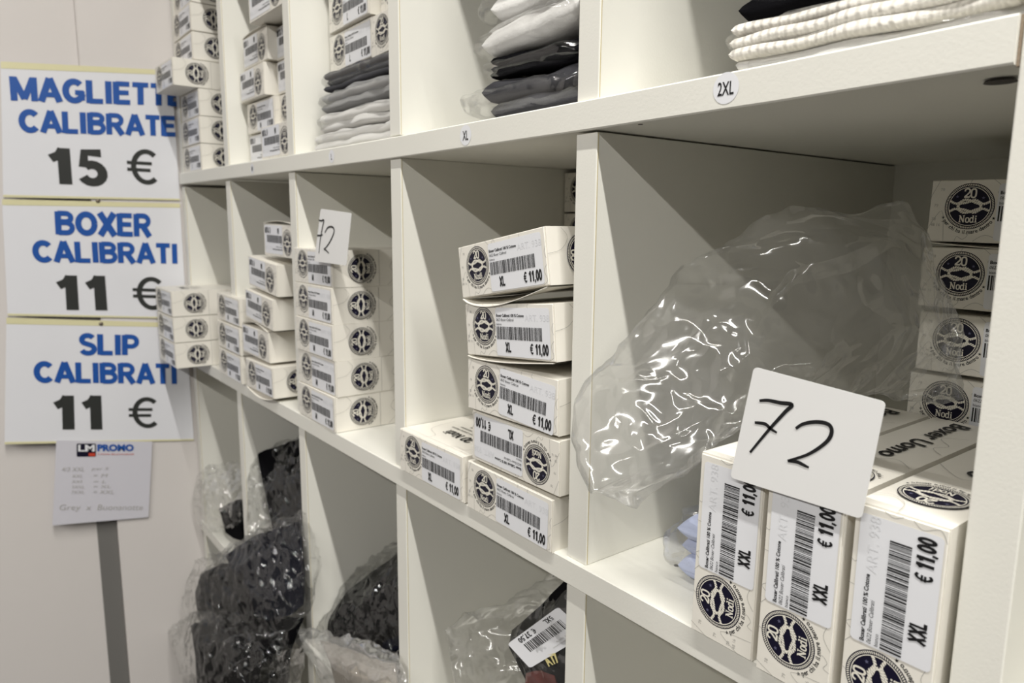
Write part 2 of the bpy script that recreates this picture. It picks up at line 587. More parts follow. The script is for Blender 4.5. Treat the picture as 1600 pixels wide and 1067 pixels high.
def prism(name, poly, z0, z1, m_, bev=0.0):
    bm = bmesh.new()
    lo = [bm.verts.new((x, y, z0)) for x, y in poly]
    hi = [bm.verts.new((x, y, z1)) for x, y in poly]
    n = len(poly)
    bm.faces.new(lo[::-1])
    bm.faces.new(hi)
    for i in range(n):
        bm.faces.new([lo[i], lo[(i + 1) % n], hi[(i + 1) % n], hi[i]])
    bmesh.ops.recalc_face_normals(bm, faces=bm.faces)
    if bev:
        bmesh.ops.bevel(bm, geom=[e for e in bm.edges if abs(e.verts[0].co.z - e.verts[1].co.z) > .5], offset=bev, segments=2, affect='EDGES')
    me = bpy.data.meshes.new(name)
    bm.to_mesh(me)
    bm.free()
    me.materials.append(m_)
    return me


struct('wall_left', prism('wall_left', [(-2.2, -4.6), (WX - .02, -4.6), (WX - .02, -.1985), (-2.2, -.1985)], FZ, CZ, M['wall']))
struct('trim_1', prism('trim_1', [(-2.2, -.1985), (WX - .02, -.1984), (WX, -.1984), (WX, .66), (-2.2, .66)], FZ, CZ, M['wall'], .002))

struct('wall_gap_shade', box_mesh('wall_gap_shade', (WX - .022, -.2420, FZ), (WX - .016, -.1990, -.62), mat('gap_shade_grey', (.17, .165, .155), .6, .3), .001))  # flat strip below the signs, its dark grey painted in as the gap's shade
# ------------------------------------------------------------ the shelving unit
P_ = 0.36
T = 0.0278
DX = [-1.4384, -1.0796, -0.7238, -0.3600, 0.0020, 0.3617, 0.7217, 1.0817]
DEP = 0.576
Z1T, Z1B, Z2T, Z2B = 0.0, -0.0268, -0.4501, -0.4772
Z3T, Z3B = -0.9003, -0.9275
ZTOPB, ZTOPT = 0.4235, 0.4505
unit = empty('shelving_unit', (0, 0, FZ))
tag(unit, 'white laminate cubby shelving unit filled with boxes and bagged clothes', 'shelving')


def upart(name, me):
    o = link(name, me, unit)
    o.location = (0, 0, -FZ)
    return o


def board(name, zt, zb, sag, x0, x1, m_):
    """a shelf board along x whose front edge follows small measured sags; sag = [(x, dz)]"""
    xs = [x0 + (x1 - x0) * i / 24 for i in range(25)]

    def dz(x):
        for (a, da), (b, db) in zip(sag, sag[1:]):
            if a <= x <= b:
                t = (x - a) / (b - a)
                return da + (db - da) * t
        return sag[0][1] if x < sag[0][0] else sag[-1][1]
    bm = bmesh.new()
    prev = None
    y0, y1 = -0.0035, DEP
    b = .0012
    prof = [(y0 + b, 0), (y0, b), (y0, 1), (y0 + b, 2), (y1, 2), (y1, 0)]
    rings = []
    for x in xs:
        d = dz(x)
        pts = [(y1, zt), (y1, zb), (y0 + b, zb), (y0, zb + b), (y0, zt - b), (y0 + b, zt)]
        rings.append([bm.verts.new((x, y, z + d)) for y, z in pts])
    for A_, B_ in zip(rings, rings[1:]):
        for k in range(6):
            bm.faces.new([A_[k], A_[(k + 1) % 6], B_[(k + 1) % 6], B_[k]])
    bm.faces.new(rings[0][::-1])
    bm.faces.new(rings[-1])
    bmesh.ops.recalc_face_normals(bm, faces=bm.faces)
    me = bpy.data.meshes.new(name)
    bm.to_mesh(me)
    bm.free()
    me.materials.append(m_)
    return me


sag1 = [(-1.44, .0045), (-1.08, .002), (-.72, -.0008), (-.36, -.002), (0, -.0005), (.2, .001), (.36, .0035)]
upart('shelf_board', board('shelf_board', Z1T, Z1B, sag1, DX[0] - T / 2, DX[5] - T / 2 - .0018, M['laminate']))
upart('shelf_board', board('shelf_board', Z2T, Z2B, [(-2, 0), (2, 0)], DX[0] - T / 2, DX[5] - T / 2 - .0008, M['laminate']))
upart('shelf_board', board('shelf_board', Z3T, Z3B, [(-2, 0), (2, 0)], DX[0] - T / 2, DX[5] - T / 2 - .0008, M['laminate']))
upart('shelf_board', board('shelf_board', ZTOPT, ZTOPB, [(-2, 0), (2, 0)], DX[0] - T / 2, DX[5] - T / 2 - .0008, M['laminate']))
upart('shelf_board', board('shelf_board', -1.38, -1.407, [(-2, 0), (2, 0)], DX[0] - T / 2, DX[5] - T / 2 - .0008, M['laminate']))
for zt in (0.4505, 0.0, -.4501, -.9003, -1.38):
    upart('shelf_board', board('shelf_board', zt, zt - .027, [(-2, 0), (2, 0)], DX[5] + T / 2 + .0008, DX[7] - T / 2, M['laminate']))
rows = [(Z1T, ZTOPB), (Z2T, Z1B), (Z3T, Z2B), (-1.38, Z3B)]
divm = {}
for i, dx in enumerate(DX):
    if i in (5, 7):
        o = upart('side_panel', box_mesh('side_panel', (-T / 2, 0, FZ), (T / 2, DEP, ZTOPT + .004), M['laminate'], .001))
        o.location = (dx, 0, -FZ)
        continue
    for j, (za, zb) in enumerate(rows):
        if j not in divm:
            divm[j] = box_mesh('divider', (-T / 2, 0, za), (T / 2, DEP - .001, zb - (0.002 if j == 1 else 0)), M['laminate'], .001)
        o = upart('divider', divm[j])
        o.location = (dx, 0.0005 + (.001 if i == 4 else 0), -FZ)
        # the thin applied edge band on the front of each divider, its glue line aged yellow
        g = link('glue_line', box_mesh('glue_line', (T / 2 - .0002, .0012, za + .001), (T / 2 + .00025, .0020, zb - .003), M['glue']), o)
        tag(g, 'yellowed glue line along the edge band')
bk = upart('back_panel', box_mesh('back_panel', (DX[0] - T / 2, DEP, FZ), (DX[7] + T / 2, DEP + .006, ZTOPT), M['laminate']))
# raw chipboard slit where the long board meets the right side panel
g = upart('raw_board_end', box_mesh('raw_board_end', (DX[5] - T / 2 - .0017, .0, Z1B + .0025), (DX[5] - T / 2 - .0001, .3, Z1T + .003), M['raw']))
# little cam-lock caps and drill holes
for (x, y, z, r, dn) in ((0.327, .035, Z1B - .0006, .009, 1), (.0640, .0060, Z1B - .0006, .0022, 1), (.0700, .0745, Z2T + .0002, .0024, -1)):
    bm = bmesh.new()
    bmesh.ops.create_cone(bm, cap_ends=True, segments=20, radius1=r, radius2=r * .9, depth=.0012)
    me = bpy.data.meshes.new('screw_cap')
    bm.to_mesh(me); bm.free(); me.materials.append(M['screw'])
    o = upart('screw_cap' if r > .005 else 'drill_hole', me)
    o.location = (x, y, z - FZ + (.0021 if r > .005 else (.0009 if dn > 0 else -.0002)))


# round size stickers on the board edge
def size_sticker(txt, cx, cz, r, lab, h):
    A = Art(['sticker', 'ink'])
    A.disc(0, 0, r, 0, 1)
    A.text(txt, 0, -h * .5, h, 1, 2, anchor='c', sx=.62, bold=.012)
    me = A.build('size_sticker', lambda x, y, l: (cx + x, -.0035 - .00025 * l, cz + y - FZ))
    tag(link('size_sticker', me, unit), lab)


size_sticker('2XL', .1575, -.0107, .0115, 'round white sticker reading 2XL', .0100)
size_sticker('XL', -.1898, -.0145, .0112, 'round white sticker reading XL', .0105)
size_sticker('L', -.5500, -.0140, .0095, 'small sticker reading L', .0095)
size_sticker('M', -.9100, -.0130, .0095, 'small sticker reading M', .0105)

# ------------------------------------------------------------ the underwear cartons
BW, BH, BD = 0.1555, 0.0585, 0.275


def carton_mesh(bulge=0.0, bottom_open=0.0):
    bm = bmesh.new()
    nx, ny, nz = 8, 8, 4
    W, H = BW, BH
    vs = {}

    def V(i, j, k):
        if (i, j, k) in vs:
            return vs[(i, j, k)]
        x = -W / 2 + W * i / nx
        y = .0014 + (BD - .0014) * j / ny
        z = -H / 2 + H * k / nz
        fx, fy, fz = math.sin(PI * i / nx), math.sin(PI * j / ny), math.sin(PI * k / nz)
        q = .0006 + bulge
        if k in (0, nz): z += (1 if k else -1) * q * fx * fy * .35
        if i in (0, nx): x += (1 if i else -1) * q * fy * fz * .5
        vs[(i, j, k)] = bm.verts.new((x, y, z))
        return vs[(i, j, k)]
    for i in range(nx):
        for j in range(ny):
            bm.faces.new([V(i, j, 0), V(i, j + 1, 0), V(i + 1, j + 1, 0), V(i + 1, j, 0)])
            bm.faces.new([V(i, j, nz), V(i + 1, j, nz), V(i + 1, j + 1, nz), V(i, j + 1, nz)])
    for i in range(nx):
        for k in range(nz):
            bm.faces.new([V(i, 0, k), V(i + 1, 0, k), V(i + 1, 0, k + 1), V(i, 0, k + 1)])
            bm.faces.new([V(i, ny, k), V(i, ny, k + 1), V(i + 1, ny, k + 1), V(i + 1, ny, k)])
    for j in range(ny):
        for k in range(nz):
            bm.faces.new([V(0, j, k), V(0, j, k + 1), V(0, j + 1, k + 1), V(0, j + 1, k)])
            bm.faces.new([V(nx, j, k), V(nx, j + 1, k), V(nx, j + 1, k + 1), V(nx, j, k + 1)])
    me = bpy.data.meshes.new('carton')
    bmesh.ops.bevel(bm, geom=[e for e in bm.edges if e.calc_face_angle(0) > 1.0], offset=.0011, segments=2, affect='EDGES')
    bm.to_mesh(me)
    bm.free()
    me.materials.append(M['carton'])
    return me


CARTON = carton_mesh()
ENDFLAP = box_mesh('end_flap', (-BW / 2 + .0004, 0, -BH / 2 + .0006), (BW / 2 - .0012, .0013, BH / 2 - .0004), M['carton'], .0005, 1)


def front_print(part):
    A = Art(['navy', 'cream_ink', 'ink', 'star', 'grey_ink'])
    if part == 0:
        emblem_art(A, -BW / 2 + .0355, .0045, .0215)
        return A.build('front_print', lambda x, y, l: (x, -.00014 * l, y))
    # chart lines, depth figures and coast outlines printed on the carton
    lines = [[(-.0777, -.0175), (-.066, .0), (-.062, -.0285)], [(-.0777, .012), (-.070, .0292)],
             [(-.042, .0292), (-.0435, .026)], [(-.024, .0292), (-.0165, .022), (-.0195, .017), (-.0135, .010)],
             [(-.0135, .0235), (-.009, .0285), (-.006, .0235), (-.011, .0195), (-.0135, .0235)],
             [(-.052, -.0285), (-.050, -.024), (-.045, -.0265), (-.041, -.0225), (-.044, -.0205)],
             [(-.036, -.028), (-.026, -.022), (-.012, -.0265), (.0, -.024)],
             [(.020, .0292), (.019, .024), (.016, .022)], [(.0375, .0292), (.036, .026), (.0385, .0245)],
             [(.0765, -.008), (.072, -.014), (.0755, -.024), (.068, -.0285)],
             [(.0765, .010), (.074, .004), (.0765, -.002)]]
    for L in lines:
        A.line(smooth_pts(L, 5), .00038, 4, 1)
    for t, x, y in (('78', -.069, .019), ('79', -.0735, .004), ('78', -.0745, -.009), ('22', -.018, .0215), ('48 16', -.0750, -.0145)):
        A.text(t, x, y, .0028, 4, 1)
    A.disc(-.0150, .0170, .0012, 4, 1, 10)
    return A.build('front_print', lambda x, y, l: (x, -.00014 * l, y))


def side_print(part):
    A = Art(['navy', 'cream_ink', 'ink', 'star', 'grey_ink'])
    if part == 0:       # on the long side: emblem turned so that its top points to the front end
        E = Art(A.mats)
        emblem_art(E, 0, 0, .0225)
        for p in E.v:
            A.v.append((.048 - p[1], p[0], p[2]))
        A.f, A.m = [tuple(f) for f in E.f], list(E.m)
        B = Art(A.mats)
        B.text('Boxer Uomo', 0, 0, .0165, 2, 1, bold=.022, shear=.18, width=.150)
        b = len(A.v)
        for p in B.v:
            A.v.append((.262 - p[0], .006 - p[1], p[2]))
        A.f += [tuple(b + i for i in f) for f in B.f]
        A.m += B.m
        for x in (.080,):
            A.line([(x, -BH / 2 + .001), (x, BH / 2 - .001)], .0006, 4, 1)
        A.line(smooth_pts([(.095, -.028), (.11, -.012), (.10, .004), (.125, .028)], 5), .0005, 4, 1)
        A.line(smooth_pts([(.15, -.028), (.165, -.016), (.18, -.022), (.20, -.008), (.215, -.024)], 5), .0005, 4, 1)
        A.line(smooth_pts([(.02, .028), (.028, .018), (.018, .006), (.0, .002)], 5), .0004, 4, 1)
        q = BW / 2 + .0013
        return A.build('side_print', lambda x, y, l: (q + .00014 * l, x, y))
    # on the top: title and lines of small text, read from behind
    B = Art(A.mats)
    serif_text(B, '20 Nodi', 0, 0, .0150, 2, 1)
    for k, (t, w) in enumerate((('Boxer calibrati in cotone elastico', .086), ('100 % cotone pettinato', .070), ('made for the sea', .05))):
        B.text(t, 0, -.012 - k * .009, .0045, 2, 1, bold=.01, anchor='c', width=w)
    for p in B.v:
        A.v.append((.004 - p[0], .050 - p[1], p[2]))
    A.f, A.m = list(B.f), list(B.m)
    A.line([(-BW / 2 + .004, .008), (BW / 2 - .004, .0085)], .0004, 4, 1)
    A.line(smooth_pts([(-.02, .003), (-.018, .02), (-.05, .035), (-.06, .08)], 5), .0004, 4, 1)
    A.line(smooth_pts([(.03, .003), (.04, .015), (.06, .018), (.065, .06), (.075, .07)], 5), .0004, 4, 1)
    q = BH / 2 + .0010
    return A.build('top_print', lambda x, y, l: (x, y, q + .00014 * l))


def sticker_mesh(size, dx=0.0, rot=0.0, dark='bianco'):
    A = Art(['sticker', 'ink', 'faint_ink', 'grey_ink'])
    w, h = .0905, .0520
    A.rrect(-w / 2, -h / 2, w / 2, h / 2, .0032, 0, 0)
    base = Art(A.mats)
    bars = Art(A.mats)
    base.text('ART. 938', .006, .0125, .0070, 2, 1, sx=1.05)
    base.text('Boxer Calibrati 100 % Cotone', -.0435, .0165, .0030, 1, 2, bold=.03, width=.048)
    base.text('0622 Boxer Calibrati', -.0435, .0118, .0030, 1, 2, shear=.2, width=.031)
    base.text(dark, -.0435, .0072, .0026, 1, 2, width=.009)
    rnd = random.Random(11)
    x = -.0435
    while x < .0315:
        bw = rnd.choice((.00045, .00045, .0008, .0012))
        bars.rect(x, -.0080, x + bw, .0058, 1, 2)
        x += bw + rnd.choice((.0004, .0006, .0006, .0011))
    sw = {'S': .0035, 'M': .006, 'L': .0035, 'XL': .0085, 'XXL': .013}[size]
    sans_text(base, size, -.0290, -.0215, .0105, 1, 2, width=sw * 1.15, weight=1.2)
    sans_text(base, '\u20ac 11,00', .0130, -.0218, .0108, 1, 2, width=.0290, weight=1.45)
    ca, sa = math.cos(rot), math.sin(rot)

    def place(x, y, l):
        return (.0262 + dx + x * ca - y * sa, -.00045 - .00016 * l, -.0010 + x * sa + y * ca)
    return A.build('price_sticker', place), base.build('lettering', place), bars.build('barcode', place)


FRONT = front_print(0)
CHART = front_print(1)
SIDE = side_print(0)
TOP = side_print(1)
STK = {}


def flap_mesh(amp, bottom=True, reach=.05, skew=.5):
    """a loose carton panel bowing away from the box along its front edge"""
    nx, ny = 20, 5
    V, Fc = [], []
    s = -1 if bottom else 1
    for lay in (0, 1):
        for j in range(ny + 1):
            for i in range(nx + 1):
                u, v = i / nx, j / ny
                sh = math.sin(PI * u ** skew) if skew < 1 else math.sin(PI * u) 
                z = s * (BH / 2 + .0008 + amp * sh * (1 - v) ** 1.4 + lay * .0007)
                V.append((-BW / 2 + .002 + (BW - .004) * u, -.0015 + reach * v, z))
    n = (nx + 1) * (ny + 1)
    for lay in (0, 1):
        for j in range(ny):
            for i in range(nx):
                a = lay * n + j * (nx + 1) + i
                Fc.append((a, a + 1, a + nx + 2, a + nx + 1))
    for i in range(nx):
        Fc.append((i, i + 1, n + i + 1, n + i))
    return mesh('loose_flap', V, Fc, M['carton'], smooth=False)


def place_box(label, group, cx, y, cz, size='XL', rx=0, ry=0, rz=0, top=False, side=True, flap=None, stick=(0, 0), parts=True):
    r = empty('underwear_box', (cx, y, cz), (math.radians(rx), math.radians(ry), math.radians(rz)))
    tag(r, label, 'box', group)
    link('carton', CARTON, r)
    link('end_flap', ENDFLAP, r)
    link('printed_emblem', FRONT, r)
    tag(link('chart_print', CHART, r), kind='stuff')
    k = (size, stick)
    if k not in STK:
        STK[k] = sticker_mesh(size, stick[0], math.radians(stick[1]))
    st = tag(link('price_sticker', STK[k][0], r), 'white barcode price sticker')
    tag(link('lettering', STK[k][1], st), kind='stuff')
    tag(link('barcode', STK[k][2], st), kind='stuff')
    if side:
        link('side_print', SIDE, r)
    if top:
        link('top_print', TOP, r)
    if flap:
        link('loose_flap', flap_mesh(*flap), r)
    return r


G_XL, G_XXL, G_M = 'boxes in the XL cubby', 'boxes in the 2XL cubby', 'boxes in the second column cubby'
h2 = BH / 2
# XL cubby (column with the XL sticker), middle row
place_box('white underwear box lying apart, left of the XL stack, its top side in view', G_XL, -.2672, -.008, Z2T + h2 + .002, top=True)
place_box('lowest box of the XL stack, barcode upright', G_XL, -.1045, -.007, -.4215, ry=.6, stick=(0, -.8))
place_box('upside-down box, second from the bottom of the XL stack', G_XL, -.0965, -.006, -.3575, ry=180.3, rx=0, top=False)
place_box('middle box of the XL stack with a tilted crooked sticker', G_XL, -.0990, -.008, -.2955, ry=-.5, rz=1.2, stick=(.001, -3.5))
place_box('second box from the top of the XL stack, tilted up to the right', G_XL, -.1035, -.009, -.2260, ry=-5.4, flap=(.004, True, .06, .7))
place_box('topmost box of the XL stack, steeply tilted with its bottom flap open', G_XL, -.1150, -.010, -.1560, ry=-9.6, flap=(.012, True, .07, .7))
# its hidden neighbours deep in the cubby, seen past the divider
place_box('box deep in the XL cubby, just under the shelf board, beside the divider', G_XL, -.2655, .283, -.0640, side=False)
place_box('box deep in the XL cubby, second from the shelf board, beside the divider', G_XL, -.2655, .283, -.1250, side=False)

# 2XL cubby: three boxes on end in front, a stack behind
place_box('upright box on its end, leftmost of three behind the big 72 card', G_XXL, .1842, -.008, Z2T + BW / 2 + .001, 'XXL', ry=-90 + .6, rx=0)
place_box('upright box on its end, middle of the three below the 72 card', G_XXL, .2490, -.012, Z2T + BW / 2 + .001, 'XXL', ry=-90 + .4)
place_box('upright box on its end, rightmost beside the right side panel', G_XXL, .3135, -.010, Z2T + BW / 2 + .001, 'XXL', ry=-90 + .2)
names = ['top', 'second from the top', 'third from the top', 'fourth from the top']
for k in range(6):
    zc = -.0975 - .0635 * k
    lab = ('box at the back of the 2XL cubby, %s of the rear stack' % (names[k] if k < 4 else ('fifth from the top' if k == 4 else 'lowest')))
    place_box(lab, G_XXL, .1825 + BW / 2 + (.003, .001, .004, .000, .003, .001)[k], .292, zc, 'XXL', ry=(.9, .5, -.2, .4, 0, 0)[k], side=False,
              flap=(.0035, True, .05, 1) if k == 0 else None)

# M stack, third column of the middle row
nm = ['lowest', 'second from the bottom', 'middle', 'second from the top', 'topmost']
for k in range(5):
    place_box('%s box of the neat stack of five below sticker L' % nm[k], 'boxes in the neat stack of five', -.6420 + (0, .002, .001, .0, .001)[k], -.004 + (0, .002, 0, .001, .002)[k],
              Z2T + h2 + .0008 + k * .0588, 'M', rz=(-.5, .3, 0, -.3, .2)[k], top=(k == 4))

# second column, middle row: two rows of boxes
zf = Z2T + h2 + .001
place_box('lowest box at the left of the crooked pile below sticker M', G_M, -1.0930 + .003, -.012, zf, 'M')
place_box('second box at the left of the crooked pile below sticker M', G_M, -1.0930 + .004, -.012, zf + .061, 'M', ry=.5)
place_box('third and top box at the left of the crooked pile below sticker M', G_M, -1.0890, -.010, zf + .122, 'M', ry=1)
place_box('lowest box at the right of the crooked pile, bottom flap bowed', G_M, -.8960, -.014, zf + .006, 'M', ry=-1.0, flap=(.010, True, .06, 1))
place_box('upside-down box, second from the bottom at the right of the crooked pile', G_M, -.9220, -.010, zf + .072, 'M', ry=180.6, flap=(.010, True, .06, 1))
place_box('upside-down box, third from the bottom at the right of the crooked pile', G_M, -.8930, -.010, zf + .1415, 'M', ry=184)
place_box('upside-down box, fourth from the bottom at the right of the crooked pile', G_M, -.8760, -.006, zf + .2070, 'M', ry=184.5)
place_box('topmost upside-down box of the crooked pile with a gaping top flap', G_M, -.8070, .004, zf + .2740, 'M', ry=181, flap=(.005, True, .05, 1))
o = tag(link('charcoal_box', box_mesh('charcoal_box', (-.03, 0, 0), (.05, .2, .062), mat('charcoal_card', (.085, .085, .09), .5), .002)),
        'plain charcoal box behind the left side of the crooked pile', 'box')
o.location = (-1.010, .085, Z2T + .2435 - .062)

# first column: three boxes jutting out, seen from their long side
for k in range(3):
    place_box('%s of the three boxes jutting out beside the wall signs' % ('lowest', 'middle one', 'topmost')[k], 'boxes jutting out by the signs',
              -1.2680 - BW / 2 + (.001, 0, -.001)[k], -.0810, zf + k * .0602, 'S', rz=0, top=(k == 2))
# first column, upper row
for k, (xr, yy, dz) in enumerate(((-1.262, .0, 0), (-1.262, .0, 0), (-1.262, .002, 0), (-1.262, -.0500, 0), (-1.267, -.004, .001), (-1.267, -.004, .002), (-1.266, 0, .002))):
    lab = ['lowest box', 'second box from the bottom', 'third box from the bottom', 'fourth box, pushed forward,', 'fifth box', 'sixth box', 'highest box'][k]
    place_box('%s of the leftmost stack in the upper row' % lab, 'boxes of the leftmost upper stack', xr - BW / 2, yy, h2 + .0035 + k * .0600 + dz, 'S', rz=(0, 0, 0, .6, 0, 0, -1)[k])
# second column, upper row
ups = [('upside-down box, lowest at the left of the upper pile above sticker M', -.9735, .040, h2 + .003, 180, 0),
       ('upside-down box, lowest at the right of the upper pile above sticker M', -.8165, .010, h2 + .003, 180, 0),
       ('upright second box at the left of the upper pile above sticker M', -.9660, .036, h2 + .0640, 0, 0),
       ('second box from below at the right of the upper pile by the divider', -.8160, .046, h2 + .0640, 0, 0),
       ('upside-down third box at the left of the upper pile above sticker M', -.9800, .026, h2 + .1260, 180.6, -2),
       ('upside-down third box at the right of the upper pile, beside the divider', -.8170, .046, h2 + .1245, 180, 0),
       ('upside-down fourth box at the left of the upper pile with a gaping lid', -.9640, .030, h2 + .1880, 181, -2),
       ('upside-down fourth box at the right of the upper pile, beside the divider', -.8170, .046, h2 + .1850, 180, 0),
       ('upside-down leaning box crowning the upper pile above sticker M', -.8400, .010, h2 + .2520, 178, 3)]
for k, (lab, x, y, z, ry, rz) in enumerate(ups):
    place_box(lab, 'boxes of the upper pile above sticker M', x, y, z, 'M', ry=ry, rz=rz, flap=(.004, True, .05, 1) if k == 6 else None)
# third column, upper row: boxes on top of the bagged garments
place_box('box with an L sticker lying on the left of the bagged grey garments', 'boxes on the bagged garments above sticker L', -.6175, .064, .1655, 'L', ry=-1)
place_box('topmost box above the grey garments, lying on another L box', 'boxes on the bagged garments above sticker L', -.6145, .060, .2270, 'L', rz=-2)
place_box('box at the right end of the grey garments, by the divider', 'boxes on the bagged garments above sticker L', -.4560, .058, .1645, 'L', ry=-2)
place_box('box above the right end of the grey garments, topmost by the divider', 'boxes on the bagged garments above sticker L', -.4555, .075, .2260, 'L')

# ------------------------------------------------------------ handwritten cards
def quad_map(Q, off):
    """Q = TL, TR, BR, BL corners; (x, y) in 0..1 with y up; layer offset along off"""
    TL, TR, BR, BL = Q

    def f(x, y, l):
        return (BL * (1 - x) + BR * x) * (1 - y) + (TL * (1 - x) + TR * x) * y + off * l
    return f


def thin_card(name, Q, nrm, th, m_, r=.035, bend=None):
    """card with rounded corners between the four corners Q; nrm points at the viewer side"""
    f = quad_map(Q, nrm)
    w = (Q[1] - Q[0]).length
    h = (Q[0] - Q[3]).length
    rx, ry = r, r * w / h
    P = []
    for cx, cy, a0 in ((1 - rx, 1 - ry, 0), (rx, 1 - ry, 90), (rx, ry, 180), (1 - rx, ry, 270)):
        for k in range(6):
            a = math.radians(a0 + k * 18)
            P.append((cx + rx * math.cos(a), cy + ry * math.sin(a)))
    n = len(P)
    V = [f(x, y, 0) for x, y in P] + [f(x, y, -th) for x, y in P]
    Fc = [tuple(range(n)), tuple(range(2 * n - 1, n - 1, -1))] + [(i, n + i, n + (i + 1) % n, (i + 1) % n) for i in range(n)]
    return mesh(name, V, Fc, m_)


def px_lines(name, lines, ax, c, w, m_, parent, off):
    """pen strokes lying on the plane ax = c"""
    V, Fc = [], []
    for pts, ww in lines:
        P = smooth_pts(pts, 6) if len(pts) > 2 else pts
        P3 = [at(u, v, ax, c) for u, v in P]
        k = 'xyz'.index(ax)
        nrm = Vector((0, 0, 0)); nrm[k] = 1
        n = len(P3)
        b = len(V)
        for i in range(n):
            d = (P3[min(n - 1, i + 1)] - P3[max(0, i - 1)])
            d.normalize()
            s_ = nrm.cross(d) * (w * ww / 2 * (0.6 + 0.4 * math.sin(PI * min(1, (i + 2) / n))))
            V += [P3[i] + s_ + off, P3[i] - s_ + off]
        for i in range(n - 1):
            Fc.append((b + 2 * i, b + 2 * i + 1, b + 2 * i + 3, b + 2 * i + 2))
    return link(name, mesh(name, V, Fc, m_), parent)


def card72(label, Qpx, yc, th, digits, w):
    Q = [at(u, v, 'y', yc) for u, v in Qpx]
    base = (Q[2] + Q[3]) / 2
    r = empty('price_card', base)
    tag(r, label, 'card', None)
    me = thin_card('card_sheet', [q - base for q in Q], Vector((0, -1, 0)), th, M['card'])
    link('card_sheet', me, r)
    o = px_lines('handwritten_number', digits, 'y', yc - .0004, w, M['ink'], r, Vector((0, 0, 0)))
    o.location = -base
    tag(o, 'handwritten black 72')
    return r


def c1(x, y): return (880 + x / 1.905, 300 + y / 1.905)


seven = [([c1(584, 621), c1(610, 620), c1(645, 627), c1(681, 633), c1(660, 655), c1(610, 710), c1(556, 775)], 1), ([c1(570, 686), c1(600, 690), c1(618, 705), c1(636, 716)], .9)]
two = [([c1(692, 704), c1(715, 690), c1(755, 684), c1(790, 692), c1(799, 715), c1(782, 745), c1(730, 780), c1(668, 800)], 1), ([c1(668, 800), c1(695, 803), c1(715, 812), c1(731, 820)], .9)]
card72('large white card with a handwritten 72 in front of the upright boxes', [(1178, 573), (1384, 628), (1346, 811), (1141, 746)], -.0165, .0006, seven + two, .0029)


def c2(x, y): return (240 + x / 2.4825, 270 + y / 2.4825)


sev = [([c2(640, 183), c2(650, 186), c2(660, 184), c2(655, 210), c2(646, 260), c2(641, 312)], 1), ([c2(634, 243), c2(645, 243), c2(656, 240)], .9)]
tw = [([c2(664, 232), c2(676, 212), c2(693, 210), c2(700, 225), c2(690, 255), c2(672, 285), c2(660, 296)], 1), ([c2(660, 296), c2(668, 300), c2(680, 312)], .9)]
card72('small white card with a handwritten 72 on the neat stack of five', [(501, 326), (549, 333), (541, 415), (491, 408)], -.0115, .0006, sev + tw, .0030)

# ------------------------------------------------------------ wall signs
PXs = WX + .0035


def sign(label, Qpx, lines, top_tape=True):
    Q = [at(u, v, 'x', PXs) for u, v in Qpx]
    base = (Q[2] + Q[3]) / 2
    r = empty('price_sign', base)
    tag(r, label, 'sign', 'laminated price signs on the wall')
    Ql = [q - base for q in Q]
    # sheet with a gentle waviness
    f = quad_map(Ql, Vector((1, 0, 0)))
    nx, ny = 24, 18
    V, Fc = [], []
    for l in (0, -.0012):
        for j in range(ny + 1):
            for i in range(nx + 1):
                x, y = i / nx, j / ny
                V.append(f(x, y, l))
    n = (nx + 1) * (ny + 1)
    for j in range(ny):
        for i in range(nx):
            a = j * (nx + 1) + i
            Fc.append((a, a + 1, a + nx + 2, a + nx + 1))
            Fc.append((n + a, n + a + nx + 1, n + a + nx + 2, n + a + 1))
    edge = [i for i in range(nx + 1)] + [j * (nx + 1) + nx for j in range(1, ny + 1)] + [ny * (nx + 1) + i for i in range(nx - 1, -1, -1)] + [j * (nx + 1) for j in range(ny - 1, 0, -1)]
    for a, b in zip(edge, edge[1:] + edge[:1]):
        Fc.append((a, n + a, n + b, b))
    link('laminated_sheet', mesh('laminated_sheet', V, Fc, M['paper'], smooth=False), r)
    # yellowed tape along the top
    T_ = [f(0, 1.0, .0006), f(1, 1.0, .0006), f(1, .965, .0006), f(0, .95, .0006)]
    link('tape', thin_card('tape', T_, Vector((1, 0, 0)), .0004, M['yellow'], .004), r)
    T_ = [f(0, .018, .0006), f(1, .012, .0006), f(1, .0, .0006), f(0, .0, .0006)]
    link('tape', thin_card('tape', T_, Vector((1, 0, 0)), .0004, M['yellow'], .004), r)
    for txt, quad, mk, bold in lines:
        A = Art([mk])
        sans_text(A, txt, 0, 0, 1, 0, 1, width=1.0, weight=1.0 if txt == '\u20ac' else 1.32)
        g = quad_map([at(u, v, 'x', PXs + .0008) - base for u, v in quad], Vector((.0002, 0, 0)))
        tag(link('lettering', A.build('lettering', g), r), '%s letters reading %s' % ('blue' if mk == 'blue' else 'black', txt))
    return r


